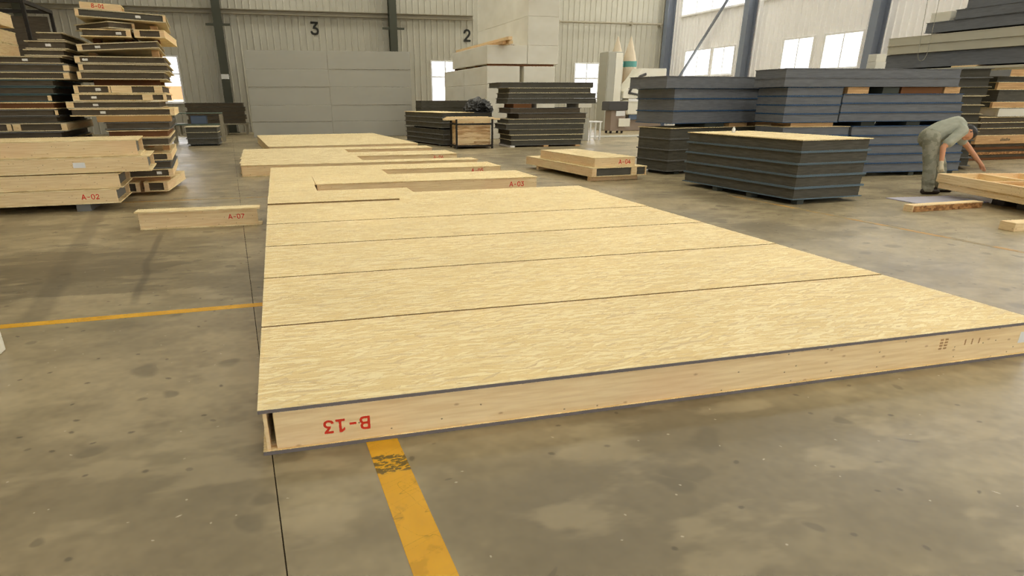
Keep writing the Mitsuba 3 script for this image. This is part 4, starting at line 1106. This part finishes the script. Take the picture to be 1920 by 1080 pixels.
put(k, 'door', box(15.35, 15.7, 31.68, 31.699, 1.2, 3.4), 'm_machine_grey')
put(k, 'side_panel', box(15.72, 16.08, 31.68, 31.699, 1.2, 3.4), 'm_machine')
for i, x in enumerate((16.55, 17.26)):
    k = thing('dust_bag', f'beige dust collector bag with a teal band and pointed top, {("left", "right")[i]} of two', 'dust bag', 'dust bags')
    y = 33.25
    put(k, 'lower_bag', lathe([(0, 1.5), (0.25, 1.5), (0.31, 1.7), (0.33, 2.4), (0.33, 2.86), (0, 2.86)], x, y), 'm_bag', smooth=40)
    put(k, 'teal_band', lathe([(0, 2.861), (0.335, 2.861), (0.345, 2.97), (0.335, 3.12), (0, 3.12)], x, y), 'm_teal', smooth=40)
    put(k, 'upper_bag', lathe([(0, 3.121), (0.33, 3.121), (0.27, 3.4), (0.16, 3.75), (0.07, 4.05), (0.03, 4.2), (0, 4.22)], x - 0.02, y), 'm_bag', smooth=40)
    put(k, 'drum', lathe([(0, 0.0), (0.3, 0.0), (0.3, 1.3), (0.25, 1.499), (0, 1.499)], x, y), 'm_machine_grey', smooth=40)
k = thing('tool_cart', 'brown box cart with white drawers before the cream machine', 'cart')
put(k, 'top_box', box(14.2, 15.15, 29.0, 29.7, 0.95, 1.32, None, 0.015), 'm_machine_dark')
put(k, 'body', box(14.4, 15.1, 29.1, 29.7, 0.10, 0.949), 'm_cardboard')
put(k, 'white_drawer', box(14.62, 15.05, 29.06, 29.099, 0.72, 0.93), 'm_white_frame')
put(k, 'white_drawer', box(14.75, 15.3, 29.0, 29.06, 0.28, 0.62), 'm_machine')
for x in (14.45, 15.0):
    for y in (29.15, 29.6):
        put(k, 'caster', lathe([(0, 0.0), (0.05, 0.0), (0.05, 0.099), (0, 0.099)], x, y, 10), 'm_black_steel')
k = thing('small_stand', 'white legged stand beside a grey box right of the tall middle stack', 'stand')
for x in (11.35, 11.75):
    for y in (24.6, 25.0):
        put(k, 'leg', box(x - 0.025, x + 0.025, y - 0.025, y + 0.025, 0, 0.62), 'm_white_frame')
put(k, 'top', box(11.28, 11.82, 24.55, 25.05, 0.621, 0.66), 'm_white_frame')
solo('grey_box', box(10.45, 11.15, 24.3, 25.0, 0.0, 0.78, None, 0.01), 'm_machine_grey', 'grey box on the floor right of the tall middle stack', 'box')
solo('pale_sheet', box(11.5, 15.5, 26.2, 27.4, 0.0005, 0.012), 'm_machine_grey', 'pale flat sheet lying on the floor before the cream machine', 'sheet')
k = thing('shipping_container', 'orange container outside the window behind the tall left stack', 'container')
put(k, 'box', box(-8.0, -2.2, 42.0, 44.4, 1.45, 2.1), 'm_orange')
put(k, 'skirt', box(-8.0, -2.2, 42.05, 44.35, 0.0, 1.449), 'm_white_frame')
struct('ground_outside', box(-60, 80, -60, 110, -0.6, -0.26), 'm_eps_grey')


# ------------------------------------------------------------------ the worker
def limbs(bones, length=0.018, it=8):
    """One smooth surface from bones (a, ra, b, rb): the hulls of the spheres at both ends, joined."""
    sphere = m3.Manifold.sphere(1.0, 20)
    parts = []
    for a, ra, b, rb in bones:
        s1 = sphere.scale((ra, ra, ra) if np.isscalar(ra) else tuple(ra)).translate(tuple(float(q) for q in a))
        s2 = sphere.scale((rb, rb, rb) if np.isscalar(rb) else tuple(rb)).translate(tuple(float(q) for q in b))
        parts.append(m3.Manifold.batch_hull([s1, s2]))
    u = m3.Manifold.batch_boolean(parts, m3.OpType.Add).refine_to_length(length)
    mm = u.to_mesh()
    t = trimesh.Trimesh(mm.vert_properties[:, :3], mm.tri_verts, process=True)
    trimesh.smoothing.filter_taubin(t, 0.5, 0.53, it)
    return t


P = {q: np.array(v) for q, v in {
    'hipc': (10.05, 8.93, 0.86), 'waist': (10.19, 8.895, 0.965), 'chest': (10.40, 8.84, 1.01), 'neck': (10.49, 8.79, 0.985), 'head': (10.545, 8.735, 0.93),
    'shN': (10.36, 8.66, 0.965), 'elN': (10.06, 8.66, 0.730), 'wrN': (10.05, 8.61, 0.478), 'shF': (10.58, 8.98, 0.945), 'elF': (10.90, 8.93, 0.70), 'wrF': (11.06, 8.78, 0.462),
    'hipN': (9.99, 8.84, 0.84), 'knN': (10.03, 8.79, 0.455), 'anN': (10.10, 8.78, 0.095), 'hipF': (10.16, 9.00, 0.83), 'knF': (10.42, 8.95, 0.43), 'anF': (10.53, 8.92, 0.09)}.items()}
fw = np.array([0.962, -0.2725, 0.0])      # the way the worker faces
sd = np.array([0.2725, 0.962, 0.0])       # away from the camera
upv = np.array([0, 0, 1.0])


def hand(wr, d, palm_n, s):
    """Palm, four fingers bent over the timber and a thumb at the side; d: direction of the hand, palm_n: where the palm looks."""
    across = np.cross(d, palm_n)
    out = [(wr, 0.030, wr + d * 0.055, 0.033)]
    for i, l in enumerate((0.052, 0.060, 0.056, 0.044)):
        o = across * (i - 1.5) * 0.0205
        k0 = wr + d * 0.065 + o
        k1 = k0 + d * l * 0.55 + palm_n * l * 0.2
        k2 = k1 + d * l * 0.18 + palm_n * l * 0.5
        out += [(wr + d * 0.03 + o * 0.8, 0.0135, k0, 0.0115), (k0, 0.0112, k1, 0.0098), (k1, 0.0098, k2, 0.0085)]
    t0 = wr + d * 0.022 - s * across * 0.026
    t1 = t0 - s * across * 0.026 + d * 0.022 + palm_n * 0.012
    out += [(wr + d * 0.012, 0.016, t0, 0.0145), (t0, 0.0135, t1, 0.0115), (t1, 0.0115, t1 + d * 0.022 + palm_n * 0.018, 0.0095)]
    return out


def nrm(v):
    return v / np.linalg.norm(v)


hd = P['head']
crown = nrm(fw * 0.88 - upv * 0.30 - sd * 0.10)
face = -fw * 0.30 - upv * 0.80 - sd * 0.50          # looks down at the near hand, turned a little to the camera
face = nrm(face - crown * np.dot(face, crown))
ear = np.cross(face, crown)
dN, dF = nrm(P['wrN'] - P['elN'] + np.array([0.03, 0, 0])), nrm(P['wrF'] - P['elF'] + np.array([0.02, 0, -0.05]))
body_b = [
    (P['hipc'], 0.135, P['waist'], 0.13), (P['waist'], 0.13, P['chest'], 0.15), (P['chest'], 0.145, P['neck'], 0.075), (P['neck'], 0.062, hd - crown * 0.05 - face * 0.03, 0.058),
    (P['chest'], 0.12, P['shN'], 0.068), (P['chest'], 0.12, P['shF'], 0.068),
    (P['shN'], 0.060, P['elN'], 0.043), (P['elN'], 0.043, P['wrN'], 0.030), (P['shF'], 0.060, P['elF'], 0.043), (P['elF'], 0.043, P['wrF'], 0.030),
    (P['hipN'], 0.095, P['knN'], 0.055), (P['knN'], 0.055, P['anN'], 0.036), (P['hipF'], 0.095, P['knF'], 0.055), (P['knF'], 0.055, P['anF'], 0.036),
    (P['anN'], 0.036, P['anN'] + fw * 0.10 - upv * 0.05, 0.026), (P['anF'], 0.036, P['anF'] + fw * 0.10 - upv * 0.05, 0.026),
    # head: skull, jaw, nose, ears, brows, lips
    (hd + crown * 0.038, 0.094, hd - face * 0.02 + crown * 0.02, 0.096), (hd + crown * 0.01 + face * 0.03, 0.075, hd - crown * 0.055 + face * 0.055, 0.048), (hd - crown * 0.06 + face * 0.055, 0.042, hd - crown * 0.072 + face * 0.07, 0.030),
    (hd + face * 0.095 + crown * 0.015, 0.012, hd + face * 0.118 - crown * 0.022, 0.015), (hd + face * 0.092 - crown * 0.052 - ear * 0.018, 0.010, hd + face * 0.092 - crown * 0.052 + ear * 0.018, 0.010)]
for s in (-1, 1):
    body_b += [(hd + ear * s * 0.088 + crown * 0.012, 0.014, hd + ear * s * 0.086 - crown * 0.022, 0.011), (hd + face * 0.085 + ear * s * 0.045 + crown * 0.03, 0.011, hd + face * 0.092 + ear * s * 0.014 + crown * 0.028, 0.010)]
body_b += hand(P['wrN'] + dN * 0.01, dN, nrm(fw * 0.8 + sd * 0.5), 1) + hand(P['wrF'] + dF * 0.01, dF, nrm(-sd * 0.4 - upv * 0.5 + fw * 0.1), -1)
k = thing('person', 'worker in grey-green shirt and camouflage trousers bending over a timber frame, one glove on', 'person')
body = limbs(body_b, 0.008, 6)
put(k, 'body', body, 'm_skin_tone', True)
shirt = limbs([(P['hipc'] + np.array([0.03, 0, 0.03]), 0.158, P['waist'], 0.152), (P['waist'], 0.152, P['chest'], 0.168), (P['chest'], 0.162, P['neck'] - fw * 0.03, 0.092),
               (P['waist'] - upv * 0.05, 0.13, P['chest'] - upv * 0.075, 0.13),
               (P['chest'], 0.14, P['shN'], 0.086), (P['chest'], 0.14, P['shF'], 0.086), (P['shN'], 0.084, P['shN'] + (P['elN'] - P['shN']) * 0.72, 0.078), (P['shF'], 0.084, P['shF'] + (P['elF'] - P['shF']) * 0.6, 0.074)], 0.014, 5)
v = np.array(shirt.vertices)
v += shirt.vertex_normals * ((meshkit.fbm(v * [9, 9, 16], 3, 3) - 0.5) * 0.022)[:, None]
put(k, 'shirt', trimesh.Trimesh(v, shirt.faces, process=False), 'm_shirt', True)
trou = limbs([(P['hipc'] - fw * 0.01, 0.160, P['hipN'], 0.128), (P['hipc'] - fw * 0.01, 0.160, P['hipF'], 0.128), (P['hipc'], 0.158, P['hipc'] + (P['waist'] - P['hipc']) * 0.5, 0.15),
              (P['hipN'], 0.128, P['knN'], 0.096), (P['knN'], 0.096, P['anN'] + upv * 0.0, 0.088), (P['hipF'], 0.128, P['knF'], 0.096), (P['knF'], 0.096, P['anF'] + upv * 0.0, 0.088)], 0.014, 5)
v = np.array(trou.vertices)
low = np.clip((0.55 - v[:, 2]) / 0.4, 0.25, 1)
v += trou.vertex_normals * ((meshkit.fbm(v * [10, 10, 22], 3, 8) - 0.5) * 0.045 * low)[:, None]
v[:, 2] = np.maximum(v[:, 2], 0.045)
put(k, 'trousers', trimesh.Trimesh(v, trou.faces, process=False), 'm_trousers', True)
put(k, 'belt', limbs([(P['hipc'] + (P['waist'] - P['hipc']) * 0.55, 0.1, P['hipc'] + (P['waist'] - P['hipc']) * 0.75, 0.1)], 0.02, 2), 'm_shoe', True)
hair = limbs([(hd + crown * 0.054 - face * 0.020, 0.104, hd - face * 0.040 + crown * 0.022, 0.104), (hd - face * 0.05 + crown * 0.02, 0.075, hd - face * 0.055 - crown * 0.04, 0.055)], 0.01, 4)
v = np.array(hair.vertices)
v += hair.vertex_normals * ((meshkit.fbm(v * 60, 2, 5) - 0.5) * 0.008)[:, None]
put(k, 'hair', trimesh.Trimesh(v, hair.faces, process=False), 'm_hair', True)
glove = limbs([(a, np.array(ra) + 0.0035, b, np.array(rb) + 0.0035) for a, ra, b, rb in [(P['wrN'] - dN * 0.03, 0.034, P['wrN'], 0.032)] + hand(P['wrN'] + dN * 0.01, dN, nrm(fw * 0.8 + sd * 0.5), 1)], 0.007, 3)
put(k, 'glove', glove, 'm_glove', True, label='pale knitted work glove')
for q in ('anN', 'anF'):
    b = P[q] * [1, 1, 0]
    put(k, 'shoe', limbs([(b - fw * 0.055 + upv * 0.05, (0.05, 0.046, 0.048), b + fw * 0.16 + upv * 0.038, (0.052, 0.046, 0.036)), (b + upv * 0.075, 0.056, b + fw * 0.05 + upv * 0.06, 0.05)], 0.014, 4), 'm_shoe', True)
